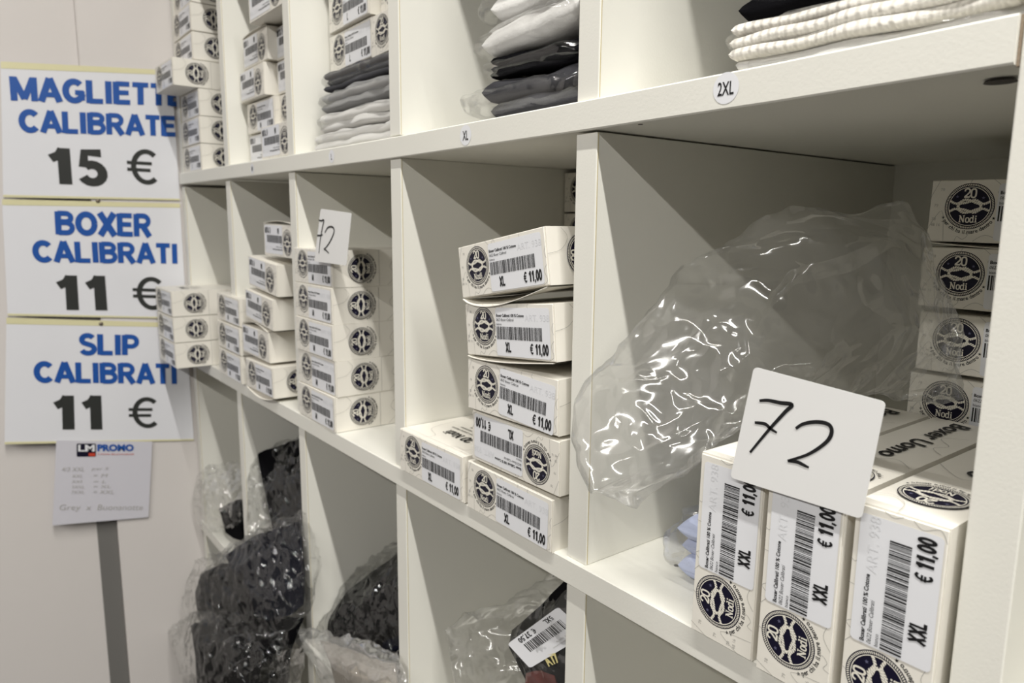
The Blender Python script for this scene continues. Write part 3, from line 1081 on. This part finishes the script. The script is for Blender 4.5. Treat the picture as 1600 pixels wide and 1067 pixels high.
B_, K_ = 'blue', 'charcoal'
sign('uppermost laminated sign reading MAGLIETTE CALIBRATE 15 euro', [(1, 96), (268, 110), (281, 313), (5, 308)],
     [('MAGLIETTE', [(15, 119), (287, 133), (287, 166), (18, 157)], B_, .02), ('CALIBRATE', [(29, 171), (274, 182), (275, 213), (31, 206)], B_, .02),
      ('15', [(72, 230), (165, 235), (170, 290), (76, 287)], K_, .03), ('\u20ac', [(197, 231), (247, 234), (250, 290), (200, 287)], K_, .0)])
sign('middle laminated sign reading BOXER CALIBRATI 11 euro', [(3, 311), (281, 318), (292, 498), (12, 493)],
     [('BOXER', [(86, 330), (236, 335), (237, 370), (88, 366)], B_, .02), ('CALIBRATI', [(50, 376), (277, 381), (278, 412), (53, 409)], B_, .02),
      ('11', [(85, 430), (170, 431), (174, 485), (88, 484)], K_, .03), ('\u20ac', [(206, 431), (256, 433), (258, 485), (209, 484)], K_, .0)])
sign('lowest laminated sign reading SLIP CALIBRATI 11 euro', [(10, 496), (290, 505), (303, 688), (7, 694)],
     [('SLIP', [(123, 521), (217, 524), (217, 555), (124, 554)], B_, .02), ('CALIBRATI', [(53, 565), (276, 569), (277, 600), (54, 597)], B_, .02),
      ('11', [(81, 618), (164, 618), (166, 671), (82, 671)], K_, .03), ('\u20ac', [(200, 620), (248, 620), (250, 669), (202, 669)], K_, .0)])
for lab, u, v in (('round pin between the upper two signs', 153, 314), ('round pin between the lower two signs', 158, 506)):
    p = at(u, v, 'x', PXs + .001)
    bm = bmesh.new()
    bmesh.ops.create_uvsphere(bm, u_segments=16, v_segments=8, radius=.0048)
    me = bpy.data.meshes.new('push_pin')
    bm.to_mesh(me); bm.free(); me.materials.append(M['pin'])
    o = link('push_pin', me)
    o.location = p
    o.scale = (.5, 1, 1)
    tag(o, lab, 'pin', 'pins holding the signs')

# the note under the signs
Qn = [at(u, v, 'x', PXs + .004) for u, v in [(88, 688), (238, 690), (232, 808), (82, 821)]]
bn = (Qn[2] + Qn[3]) / 2
note = empty('note_sheet', bn)
tag(note, 'small printed note with a blue logo and pencil lines below the signs', 'note')
link('paper', thin_card('paper', [q - bn for q in Qn], Vector((1, 0, 0)), .0006, M['note'], .006), note)


def n1(x, y): return (60 + x / 7.115, 680 + y / 7.115)


def note_text(txt, q, mk, bold=0, shear=0):
    A = Art([mk])
    V2, F2, bb = text_polys(txt, bold, shear)
    A.poly([((a - bb[0]) / (bb[2] - bb[0]), (b - bb[1]) / (bb[3] - bb[1])) for a, b in V2], 0, 1, F2)
    g = quad_map([at(*n1(*p), 'x', PXs + .0052) - bn for p in q], Vector((.0002, 0, 0)))
    return link('lettering', A.build('lettering', g), note)


def rq(x0, y0, x1, y1): return [(x0, y0), (x1, y0), (x1, y1), (x0, y1)]


A = Art(['navy', 'red'])
A.rrect(0, 0, 1, 1, .08, 0, 1)
A.poly([(.62, .04), (.96, .04), (.96, .28), (.62, .28)], 1, 2)
g = quad_map([at(*n1(*p), 'x', PXs + .0045) - bn for p in rq(425, 92, 640, 238)], Vector((.0002, 0, 0)))
tag(link('logo', A.build('logo', g), note), 'dark blue and red logo block')
note_text('LM', rq(442, 105, 626, 180), 'sticker', .03)
note_text('PROMO', rq(655, 100, 1060, 178), 'blue', .05)
note_text('il mondo dei promozionali', rq(660, 200, 1060, 222), 'red', .01)
for t, q in (('4/3 XXL', rq(260, 355, 510, 400)), ('per S', rq(590, 355, 780, 395)), ('XXL', rq(370, 435, 490, 470)), ('= M', rq(610, 430, 770, 465)), ('XXS', rq(370, 500, 490, 530)), ('= L', rq(610, 500, 750, 530)),
             ('5XXL', rq(370, 560, 510, 590)), ('= XL', rq(610, 555, 800, 585)), ('7XXL', rq(365, 615, 510, 650)), ('= XXL', rq(610, 610, 840, 650)),
             ('Grey  x  Buonanotte', rq(235, 770, 1160, 850))):
    note_text(t, q, 'grey_ink', -.01, .2)


# ------------------------------------------------------------ cloth and film
def ridge(p):
    """sharp creases between flat facets"""
    n = noise.noise(p)
    v1 = noise.voronoi(p * .8)[0]
    v2 = noise.voronoi(p * 1.9 + Vector((3.1, 1.2, 7.7)))[0]
    k = noise.noise(p * 4.7 + Vector((1.9, 8.3, 4.7)))
    return (0.5 - abs(n)) * .7 + .55 * v1[0] + 0.30 * v2[0] - .15 + 0.12 * (0.5 - abs(k))


def cat(a, b, c, d, t):
    return 0.5 * ((2 * b) + (c - a) * t + (2 * a - 5 * b + 4 * c - d) * t * t + (-a + 3 * b - 3 * c + d) * t ** 3)


def surf(rows, nu, nv, soft=1.0):
    R_, C_ = len(rows), len(rows[0])
    out = []
    for j in range(nv + 1):
        fv = j / nv * (R_ - 1)
        r = min(int(fv), R_ - 2)
        tv = fv - r
        line = []
        for i in range(nu + 1):
            fu = i / nu * (C_ - 1)
            c = min(int(fu), C_ - 2)
            tu = fu - c
            q = []
            for rr in (r - 1, r, r + 1, r + 2):
                row = rows[max(0, min(R_ - 1, rr))]
                q.append(cat(row[max(0, c - 1)], row[c], row[c + 1], row[min(C_ - 1, c + 2)], tu) * soft + row[c].lerp(row[c + 1], tu) * (1 - soft))
            line.append(cat(*q, tv) * soft + q[1].lerp(q[2], tv) * (1 - soft))
        out.append(line)
    return out


def two_sided(name, rows, thick, m_, amp, freq, nu=90, nv=60, seed=0, edge=0.25, limit=None, smooth=True, soft=1.0):
    """closed pillow: a front surface through the control points and a back surface pushed by thick"""
    S = surf(rows, nu, nv, soft)
    V, Fc = [], []
    sv = Vector((seed * 3.17, seed * 1.91, seed * 5.3))
    for lay in (0, 1):
        for j in range(nv + 1):
            for i in range(nu + 1):
                p = S[j][i]
                u, v = i / nu, j / nv
                prof = min(1.0, (math.sin(PI * u) * math.sin(PI * v)) ** .5 * 1.2) if 0 < u < 1 and 0 < v < 1 else 0
                q = p + thick * (prof * lay)
                d = ridge(p * freq + sv + Vector((0, 0, lay * 11.0)))
                e = ridge(p * freq * .8 + sv + Vector((31, lay * 9, 5)))
                w = edge + (1 - edge) * prof
                dirn = thick.normalized()
                q = q + dirn * ((d - .35) * amp * w * (1 if lay else -1)) + Vector((e - .4, 0, d - .4)) * amp * (.6 if soft > .5 else 1.5)
                if limit: q = limit(q)
                V.append(q)
    n = (nu + 1) * (nv + 1)
    for j in range(nv):
        for i in range(nu):
            a = j * (nu + 1) + i
            Fc.append((a, a + nu + 1, a + nu + 2, a + 1))
            Fc.append((n + a, n + a + 1, n + a + nu + 2, n + a + nu + 1))
    edge_ = [i for i in range(nu + 1)] + [j * (nu + 1) + nu for j in range(1, nv + 1)] + [nv * (nu + 1) + i for i in range(nu - 1, -1, -1)] + [j * (nu + 1) for j in range(nv - 1, 0, -1)]
    for a, b in zip(edge_, edge_[1:] + edge_[:1]):
        Fc.append((a, b, n + b, n + a))
    return mesh(name, V, Fc, m_, smooth=smooth)


def slab(V, Fc, c, sx, sy, h, tilt, amp, freq, seed, nu=56, nv=20, px=5, curl=0.0):
    """one folded layer: rounded-edge slab; tilt = dz over its width"""
    b = len(V)
    sv = Vector((seed * 2.3, seed * 4.1, seed))
    for lay in (1, -1):
        for j in range(nv + 1):
            for i in range(nu + 1):
                u, v = -math.cos(PI * i / nu), -math.cos(PI * j / nv)
                ru = min(1, (1 - abs(u)) * sx / 2 / (h * .55))
                rv = min(1, (1 - abs(v)) * sy / 2 / (h * .55))
                f = math.sqrt(max(0, 1 - (1 - ru) ** 2)) * math.sqrt(max(0, 1 - (1 - rv) ** 2))
                x, y = c[0] + u * sx / 2, c[1] + v * sy / 2
                base = Vector((x, y, c[2]))
                nz = noise.noise(base * freq + sv)
                ny_ = noise.noise(Vector((x * freq * .9, c[2] * 90, seed * 1.7)))
                z = c[2] + lay * h / 2 * f * (1 + .25 * nz) + tilt * u * .5 + nz * amp * .8 + curl * (u ** 2)
                V.append(Vector((x, y + ny_ * amp * 1.6, z)))
    n = (nu + 1) * (nv + 1)
    for j in range(nv):
        for i in range(nu):
            a = b + j * (nu + 1) + i
            Fc.append((a, a + 1, a + nu + 2, a + nu + 1))
            Fc.append((n + a, n + a + nu + 1, n + a + nu + 2, n + a + 1))
    edge_ = [i for i in range(nu + 1)] + [j * (nu + 1) + nu for j in range(1, nv + 1)] + [nv * (nu + 1) + i for i in range(nu - 1, -1, -1)] + [j * (nu + 1) for j in range(nv - 1, 0, -1)]
    for p, q in zip(edge_, edge_[1:] + edge_[:1]):
        Fc.append((b + p, b + n + p, b + n + q, b + q))


def wrap_film(x0, x1, y0, y1, z0, z1, tilt, amp, freq, seed, nu=110, nv=44, xmax=9):
    """a crumpled film bag around a folded garment"""
    V, Fc = [], []
    cx, cy, cz = (x0 + x1) / 2, (y0 + y1) / 2, (z0 + z1) / 2
    sv = Vector((seed * 1.3, seed * 2.7, seed * 3.9))
    for j in range(nv + 1):
        ph = -PI / 2 + PI * j / nv
        for i in range(nu):
            th = 2 * PI * i / nu
            def se(w, e):
                return math.copysign(abs(w) ** e, w)
            x = cx + (x1 - x0) / 2 * se(math.cos(th), .3) * se(math.cos(ph), .55)
            y = cy + (y1 - y0) / 2 * se(math.sin(th), .3) * se(math.cos(ph), .55)
            z = cz + (z1 - z0) / 2 * se(math.sin(ph), .7) + tilt * (x - cx) / (x1 - x0)
            p = Vector((x, y, z))
            d = ridge(p * freq + sv) - .4
            e = ridge(p * freq * 1.3 + sv * 2) - .4
            p = Vector((min(xmax, x + amp * d * (1 if x > cx else -1)), y + amp * e * (1 if y > cy else -1), max(z0 + .0005, z + amp * .6 * (d + e) * .5)))
            V.append(p)
    for j in range(nv):
        for i in range(nu):
            a, b = j * nu + i, j * nu + (i + 1) % nu
            Fc.append((a, b, b + nu, a + nu))
    return mesh('film_bag', V, Fc, M['bag'], smooth=True)


def garment(label, group, x0, x1, y0, y1, z0, h, layers, m_, tilt=0, bag=True, seed=1, bagmat='bag', amp=.004, left_extra=0.0, px=5, bagamp=.010):
    base = Vector(((x0 + x1) / 2, (y0 + y1) / 2, z0))
    r = empty('bagged_garment', base)
    tag(r, label, 'garment', group)
    V, Fc = [], []
    rnd = random.Random(seed)
    lh = h / layers
    for k in range(layers):
        ox = rnd.uniform(-.004, .006)
        slab(V, Fc, (0 + ox, rnd.uniform(-.002, .004), lh * (k + .5)), (x1 - x0) - abs(ox) * 2, (y1 - y0) - .01, lh * 1.12, tilt, amp, 22, seed * 7 + k, px=px)
    zmin = min(v.z for v in V)
    for v in V: v.z -= min(0, zmin)
    o = link('folded_cloth', mesh('folded_cloth', V, Fc, M[m_], smooth=True), r)
    if bag:
        me = wrap_film(-(x1 - x0) / 2 - .004 - left_extra, (x1 - x0) / 2 + .003, -(y1 - y0) / 2 - .005, (y1 - y0) / 2 + .004, -.0005, h + .004 + abs(tilt) * .3, tilt, bagamp, 26, seed)
        me.materials[0] = M[bagmat]
        link('film_bag', me, r)
    return r


# upper row, 2XL column
garment('flat white garment lying lowest above the 2XL sticker', 'garments above the 2XL sticker', .150, .352, .012, .34, .001, .010, 1, 'white_f', seed=3, bagamp=.004)
garment('white knitted garment in clear film above the 2XL sticker', 'garments above the 2XL sticker', .146, .345, .008, .34, .0115, .027, 3, 'knit_f', seed=4, left_extra=.010, amp=.003)
garment('black garment on top of the white knit above the 2XL sticker', 'garments above the 2XL sticker', .138, .345, .020, .35, .042, .060, 3, 'black_f', seed=5, amp=.004)
garment('second dark garment at the top of the pile above the 2XL sticker', 'garments above the 2XL sticker', .150, .345, .030, .35, .105, .05, 3, 'navy_f', seed=25, amp=.004)
# upper row, XL column
garment('crumpled dark grey garment lowest above the XL sticker', 'garments above the XL sticker', -.186, -.020, .012, .34, .001, .038, 2, 'grey_f', seed=6, left_extra=.045, bagamp=.016)
garment('black folded garment, second from below above the XL sticker', 'garments above the XL sticker', -.178, -.020, .016, .34, .042, .022, 3, 'black_f', tilt=-.004, seed=7, left_extra=.02)
garment('white garment with a thick rolled fold above the XL sticker', 'garments above the XL sticker', -.186, -.022, .006, .34, .0665, .032, 1, 'white_f', tilt=.012, seed=8, left_extra=.015, amp=.003)
garment('white garment at the top of the pile above the XL sticker', 'garments above the XL sticker', -.172, -.020, .010, .34, .101, .030, 1, 'white_f', seed=9, left_extra=.03)
garment('grey garment over the white ones above the XL sticker', 'garments above the XL sticker', -.180, -.020, .014, .34, .133, .05, 2, 'grey_f', seed=19, left_extra=.03)
# upper row, L column
garment('white garment lowest under the grey ones above sticker L', 'garments above sticker L', -.690, -.382, .022, .34, .001, .028, 2, 'white_f', seed=10, left_extra=.010, bagmat='bag_milky')
garment('second white garment in milky film above sticker L', 'garments above sticker L', -.682, -.382, .026, .34, .032, .028, 2, 'white_f', seed=11, left_extra=.01, bagmat='bag_milky', bagamp=.012)
garment('pale grey garment in milky film below the dark grey one', 'garments above sticker L', -.675, -.382, .030, .34, .0640, .030, 2, 'mid_f', seed=12, left_extra=.015, bagmat='bag_milky', bagamp=.012)
garment('dark grey garment in film directly under the L boxes', 'garments above sticker L', -.670, -.382, .034, .34, .0980, .028, 3, 'grey_f', seed=13, left_extra=.02, amp=.003)


# ---- loose bags
def crumpled(label, cat_, film_rows, film_thick, film_mat, cloth=(), seed=1, amp=.012, freq=20, name='film_bag_bundle', limit=None, group=None, nu=110, nv=80):
    allp = [p for r_ in film_rows for p in r_]
    base = Vector((sum(p.x for p in allp) / len(allp), sum(p.y for p in allp) / len(allp), min(p.z for p in allp)))
    r = empty(name, base)
    tag(r, label, cat_, group)
    lim = (lambda q: limit(q + base) - base) if limit else None
    loc = [[p - base for p in row] for row in film_rows]
    link('film_bag', two_sided('film_bag', loc, film_thick, M[film_mat], amp, freq, nu, nv, seed, limit=lim, soft=.15), r)
    for k, (rows, th, m_, a, f, lab) in enumerate(cloth):
        o = link('cloth', two_sided('cloth', [[p - base for p in row] for row in rows], th, M[m_], a * .55, f, 60, 40, seed + k + 3, limit=lim, soft=.1), r)
        if lab: tag(o, lab)
    return r


def G(rows): return [[at(u, v, 'y', y) for u, v, y in row] for row in rows]


def lim_c4(q):
    q = q.copy()
    if q.y > -.006:
        q.x = min(max(q.x, .0175), .356)
        if q.x > .146: q.z = max(q.z, -.2915)
        q.y = min(q.y, .286)
    else:
        if q.x < .02: q.y = min(q.y, -.007)
    q.z = min(q.z, -.034)
    return q


crumpled('big crumpled empty clear bag filling the 2XL cubby left of the 72 card', 'bag', G([
    [(896, 640, -.03), (950, 575, .0), (1010, 500, .03), (1110, 400, .10), (1200, 360, .13), (1290, 330, .17), (1395, 322, .22), (1420, 385, .235)],
    [(897, 690, -.035), (975, 610, -.01), (1060, 550, .02), (1150, 470, .06), (1240, 440, .09), (1320, 410, .13), (1390, 420, .18), (1440, 490, .23)],
    [(915, 740, -.04), (980, 690, -.03), (1060, 630, .0), (1150, 580, .03), (1240, 540, .07), (1330, 530, .12), (1400, 540, .17), (1480, 560, .23)],
    [(935, 780, -.04), (988, 797, -.035), (1060, 740, .0), (1120, 680, .03), (1200, 640, .06), (1290, 622, .13), (1370, 622, .18), (1490, 608, .24)]]),
    Vector((.015, .06, .0)), 'bag_thin', seed=2, amp=.022, freq=11, limit=lim_c4, nu=200, nv=130)
garment('pale blue garment in film on the cubby floor left of the upright boxes', None, .088, .150, .050, .26, Z2T + .001, .060, 3, 'blue_f', seed=31, bagamp=.020, amp=.008, px=3, left_extra=.012)


def lim_low(x0, x1, zfl):
    def f(q):
        q = q.copy()
        if q.y > -.004:
            q.x = min(max(q.x, x0 + .003), x1 - .003)
            q.z = min(q.z, Z2B - .003)
            q.z = max(q.z, zfl + .002)
        return q
    return f


# lower row, XL column: bag with black shirt and a price sticker
shirt = G([[(800, 985, .06), (845, 945, .06), (884, 905, .06), (930, 880, .06)], [(795, 1010, .04), (840, 985, .035), (884, 950, .035), (930, 930, .04)],
           [(820, 1060, .04), (850, 1050, .03), (884, 1030, .03), (930, 1010, .04)], [(840, 1140, .05), (870, 1130, .04), (900, 1120, .04), (940, 1100, .05)]])
b3 = crumpled('clear bag with a black shirt and a 37,50 price sticker in the lower row', 'bag', G([
    [(697, 985, .04), (735, 962, .07), (790, 940, .09), (850, 905, .09), (925, 868, .09)],
    [(700, 1030, .03), (745, 1015, .04), (790, 1000, .03), (850, 985, .02), (925, 960, .02)],
    [(712, 1080, .03), (750, 1080, .03), (800, 1075, .02), (850, 1060, .02), (920, 1040, .02)],
    [(730, 1150, .05), (760, 1150, .05), (810, 1140, .04), (860, 1130, .04), (930, 1110, .04)]]), Vector((0, .10, -.01)), 'bag_thin',
    [(shirt, Vector((0, .05, -.02)), 'black_f', .006, 12, 'black shirt'),
     (G([[(822, 1052, .03), (845, 1048, .03), (866, 1056, .03)], [(820, 1072, .03), (845, 1072, .03), (870, 1075, .03)], [(820, 1110, .04), (845, 1110, .04), (870, 1110, .04)]]), Vector((0, .02, 0)), 'red_f', .004, 20, 'dull red piece')],
    seed=5, amp=.013, freq=22, limit=lim_low(DX[3] + T / 2, DX[4] - T / 2, Z3T))
Qs = [at(918, 990, 'y', .018), at(828, 1044, 'y', .014), at(793, 1006, 'y', .018), at(872, 948, 'y', .022)]
A = Art(['sticker', 'ink', 'grey_ink'])
A.rrect(0, 0, 1, 1, .06, 0, 0)
rnd = random.Random(3)
x = .12
while x < .80:
    w = rnd.choice((.006, .006, .012, .018))
    A.rect(x, .30, x + w, .60, 1, 1)
    x += w + rnd.choice((.006, .01, .016))
sans_text(A, '\u20ac 37,50', .50, .06, .17, 1, 1, width=.32, weight=1.2)
sans_text(A, '5XL', .17, .06, .15, 1, 1, width=.15)
A.text('T-shirt nera uomo', .10, .84, .045, 2, 1, width=.4)
A.text('cotone 100 %', .10, .74, .045, 2, 1, width=.3)
bl = b3.location
gq = quad_map([q - bl for q in Qs], Vector((.0001, -.0003, .0001)))
tag(link('price_sticker', A.build('price_sticker', gq), b3), 'white price sticker reading 37,50 upside down')
A = Art(['gold'])
A.text('ITA', 0, 0, .012, 0, 1, bold=.05)
p0, p1, p2, p3 = [at(*q, 'y', .016) - bl for q in ((868, 1020), (846, 1026), (858, 1040), (872, 1034))]
A.xf(lambda x, y: (x / .024, y / .012))
tag(link('gold_print', A.build('gold_print', quad_map([p0, p1, p2, p3], Vector((0, -.0003, 0)))), b3), 'gold print on the shirt')

# lower row, L column
g2 = G([[(505, 948, .05), (555, 915, .08), (605, 878, .10), (640, 850, .10)], [(500, 975, .03), (550, 955, .04), (600, 930, .05), (640, 905, .05)],
        [(515, 1000, .03), (555, 1000, .03), (600, 985, .04), (640, 965, .04)], [(545, 1060, .05), (570, 1040, .05), (605, 1030, .05), (640, 1020, .05)]])
crumpled('clear bag with a folded black garment in the lower row below sticker L', 'bag', G([
    [(480, 952, .05), (525, 912, .08), (575, 880, .10), (612, 850, .12), (640, 835, .12)],
    [(476, 985, .01), (520, 965, .015), (565, 945, .02), (605, 915, .03), (640, 900, .03)],
    [(484, 1010, .0), (525, 1005, .0), (570, 990, .01), (605, 975, .02), (640, 950, .02)],
    [(500, 1050, .02), (540, 1050, .01), (580, 1030, .01), (610, 1020, .02), (640, 1010, .02)]]), Vector((0, .09, -.01)), 'bag',
    [(g2, Vector((0, .08, -.02)), 'black_f', .010, 14, 'black garment'),
     (G([[(597, 1005, .025), (610, 998, .03), (625, 992, .03)], [(598, 1020, .02), (612, 1018, .02), (626, 1012, .02)], [(600, 1032, .03), (614, 1032, .03), (628, 1030, .03)]]), Vector((0, .02, 0)), 'navy_f', .004, 18, 'navy piece')],
    seed=8, amp=.014, freq=28, limit=lim_low(DX[2] + T / 2, DX[3] - T / 2, Z3T))
crumpled('milky crumpled bag of beige clothes spilling over the board below sticker L', 'bag', G([
    [(462, 985, -.03), (500, 985, -.03), (545, 1005, -.02), (590, 1020, -.01), (622, 1028, -.006)],
    [(470, 1000, -.045), (505, 1010, -.05), (550, 1030, -.05), (590, 1045, -.04), (622, 1050, -.02)],
    [(485, 1030, -.045), (520, 1045, -.06), (560, 1070, -.06), (600, 1080, -.05), (625, 1085, -.03)],
    [(505, 1075, -.04), (535, 1100, -.04), (575, 1120, -.04), (605, 1130, -.04), (630, 1130, -.03)]]), Vector((0, .025, 0)), 'bag_milky',
    [(G([[(500, 1000, -.025), (545, 1015, -.02), (590, 1032, -.015), (618, 1038, -.012)], [(515, 1035, -.035), (555, 1055, -.035), (595, 1065, -.03), (620, 1070, -.02)], [(530, 1090, -.03), (570, 1110, -.03), (600, 1120, -.03), (625, 1120, -.02)]]),
      Vector((0, .012, 0)), 'beige_f', .007, 22, None)], seed=11, amp=.012, freq=22)

# lower row, second column: black folded bundle with film hanging in front of the divider
crumpled('black folded garment in film, upper one in the lower row below sticker M', 'bag', G([
    [(386, 712, .02), (420, 700, .06), (450, 690, .08), (478, 678, .08)], [(388, 760, .0), (410, 770, .01), (440, 760, .03), (478, 745, .03)],
    [(384, 820, -.01), (405, 830, -.01), (440, 820, .01), (478, 800, .02)], [(398, 885, -.02), (420, 890, -.02), (445, 880, .0), (478, 860, .01)]]), Vector((0, .06, -.01)), 'bag',
    [(G([[(402, 708, .03), (435, 698, .07), (478, 680, .08)], [(410, 750, .02), (440, 745, .04), (478, 735, .05)], [(418, 790, .03), (445, 800, .04), (478, 795, .05)], [(436, 868, .02), (455, 870, .03), (478, 860, .04)]]),
      Vector((0, .12, -.01)), 'black_f', .007, 14, 'black garment')], seed=14, amp=.015, freq=30, limit=lim_low(DX[1] + T / 2, DX[2] - T / 2, Z3T))
crumpled('dark navy shirt in film jutting out over the lower board, centre of the pile', 'bag', G([
    [(305, 880, -.05), (345, 862, -.03), (395, 832, -.02), (440, 815, -.01), (470, 800, -.008)],
    [(290, 915, -.07), (335, 900, -.07), (390, 880, -.06), (440, 865, -.04), (474, 850, -.02)],
    [(285, 950, -.08), (335, 945, -.09), (395, 940, -.08), (440, 930, -.06), (476, 920, -.03)],
    [(300, 985, -.07), (345, 995, -.08), (400, 1000, -.08), (445, 985, -.06), (476, 960, -.03)]]), Vector((0, .06, -.01)), 'bag',
    [(G([[(352, 868, -.02), (400, 836, -.01), (440, 825, -.007), (468, 815, -.006)], [(362, 890, -.05), (405, 885, -.05), (445, 872, -.03), (470, 860, -.015)], [(385, 930, -.06), (420, 935, -.06), (450, 920, -.04), (472, 905, -.02)],
         [(400, 965, -.06), (430, 970, -.055), (455, 960, -.04), (474, 945, -.02)]]), Vector((0, .02, -.005)), 'navy_f', .008, 14, 'navy shirt'),
     (G([[(315, 895, -.05), (350, 880, -.04), (385, 890, -.05)], [(305, 925, -.06), (345, 925, -.07), (390, 940, -.065)], [(310, 970, -.06), (350, 978, -.07), (400, 985, -.07)]]), Vector((0, .02, 0)), 'black_f', .010, 18, 'charcoal piece')],
    seed=17, amp=.017, freq=30, nu=150, nv=110)
crumpled('crumpled bag of black clothes hanging lowest at the left bottom of the shelves', 'bag', G([
    [(262, 985, -.10), (300, 960, -.09), (345, 960, -.09), (400, 985, -.07), (450, 990, -.04)],
    [(272, 1020, -.12), (315, 1010, -.13), (365, 1010, -.12), (410, 1020, -.09), (446, 1020, -.05)],
    [(285, 1060, -.12), (325, 1060, -.14), (370, 1060, -.13), (410, 1065, -.10), (446, 1065, -.05)],
    [(300, 1140, -.10), (335, 1150, -.12), (375, 1150, -.11), (415, 1150, -.08), (446, 1140, -.04)]]), Vector((0, .07, 0)), 'bag',
    [(G([[(298, 978, -.08), (345, 958, -.08), (400, 968, -.06), (474, 965, -.03)], [(305, 1025, -.10), (350, 1030, -.11), (400, 1035, -.08), (448, 1020, -.04)], [(310, 1130, -.09), (350, 1140, -.10), (400, 1140, -.07), (446, 1130, -.03)]]),
      Vector((0, .03, 0)), 'black_f', .012, 16, 'black clothes')], seed=20, amp=.018, freq=30, nu=150, nv=110)
# lower row, first column
crumpled('clear crumpled bag with a small black garment in the leftmost lower cubby', 'bag', G([
    [(308, 745, -.02), (325, 730, .0), (350, 724, .03), (374, 724, .04)], [(300, 775, -.03), (322, 768, -.03), (350, 765, .0), (374, 770, .02)],
    [(302, 800, -.03), (325, 805, -.03), (350, 805, -.01), (374, 800, .01)], [(312, 825, -.02), (330, 830, -.01), (352, 825, .0), (374, 815, .01)]]), Vector((0, .05, -.01)), 'bag',
    [(G([[(342, 795, .02), (360, 785, .03), (376, 780, .03)], [(348, 815, .01), (362, 812, .02), (377, 808, .02)], [(352, 832, .01), (365, 842, .015), (378, 845, .02)]]), Vector((0, .06, 0)), 'black_f', .006, 16, 'black garment')],
    seed=23, amp=.016, freq=30, limit=lim_low(DX[0] + T / 2, DX[1] - T / 2, Z3T))
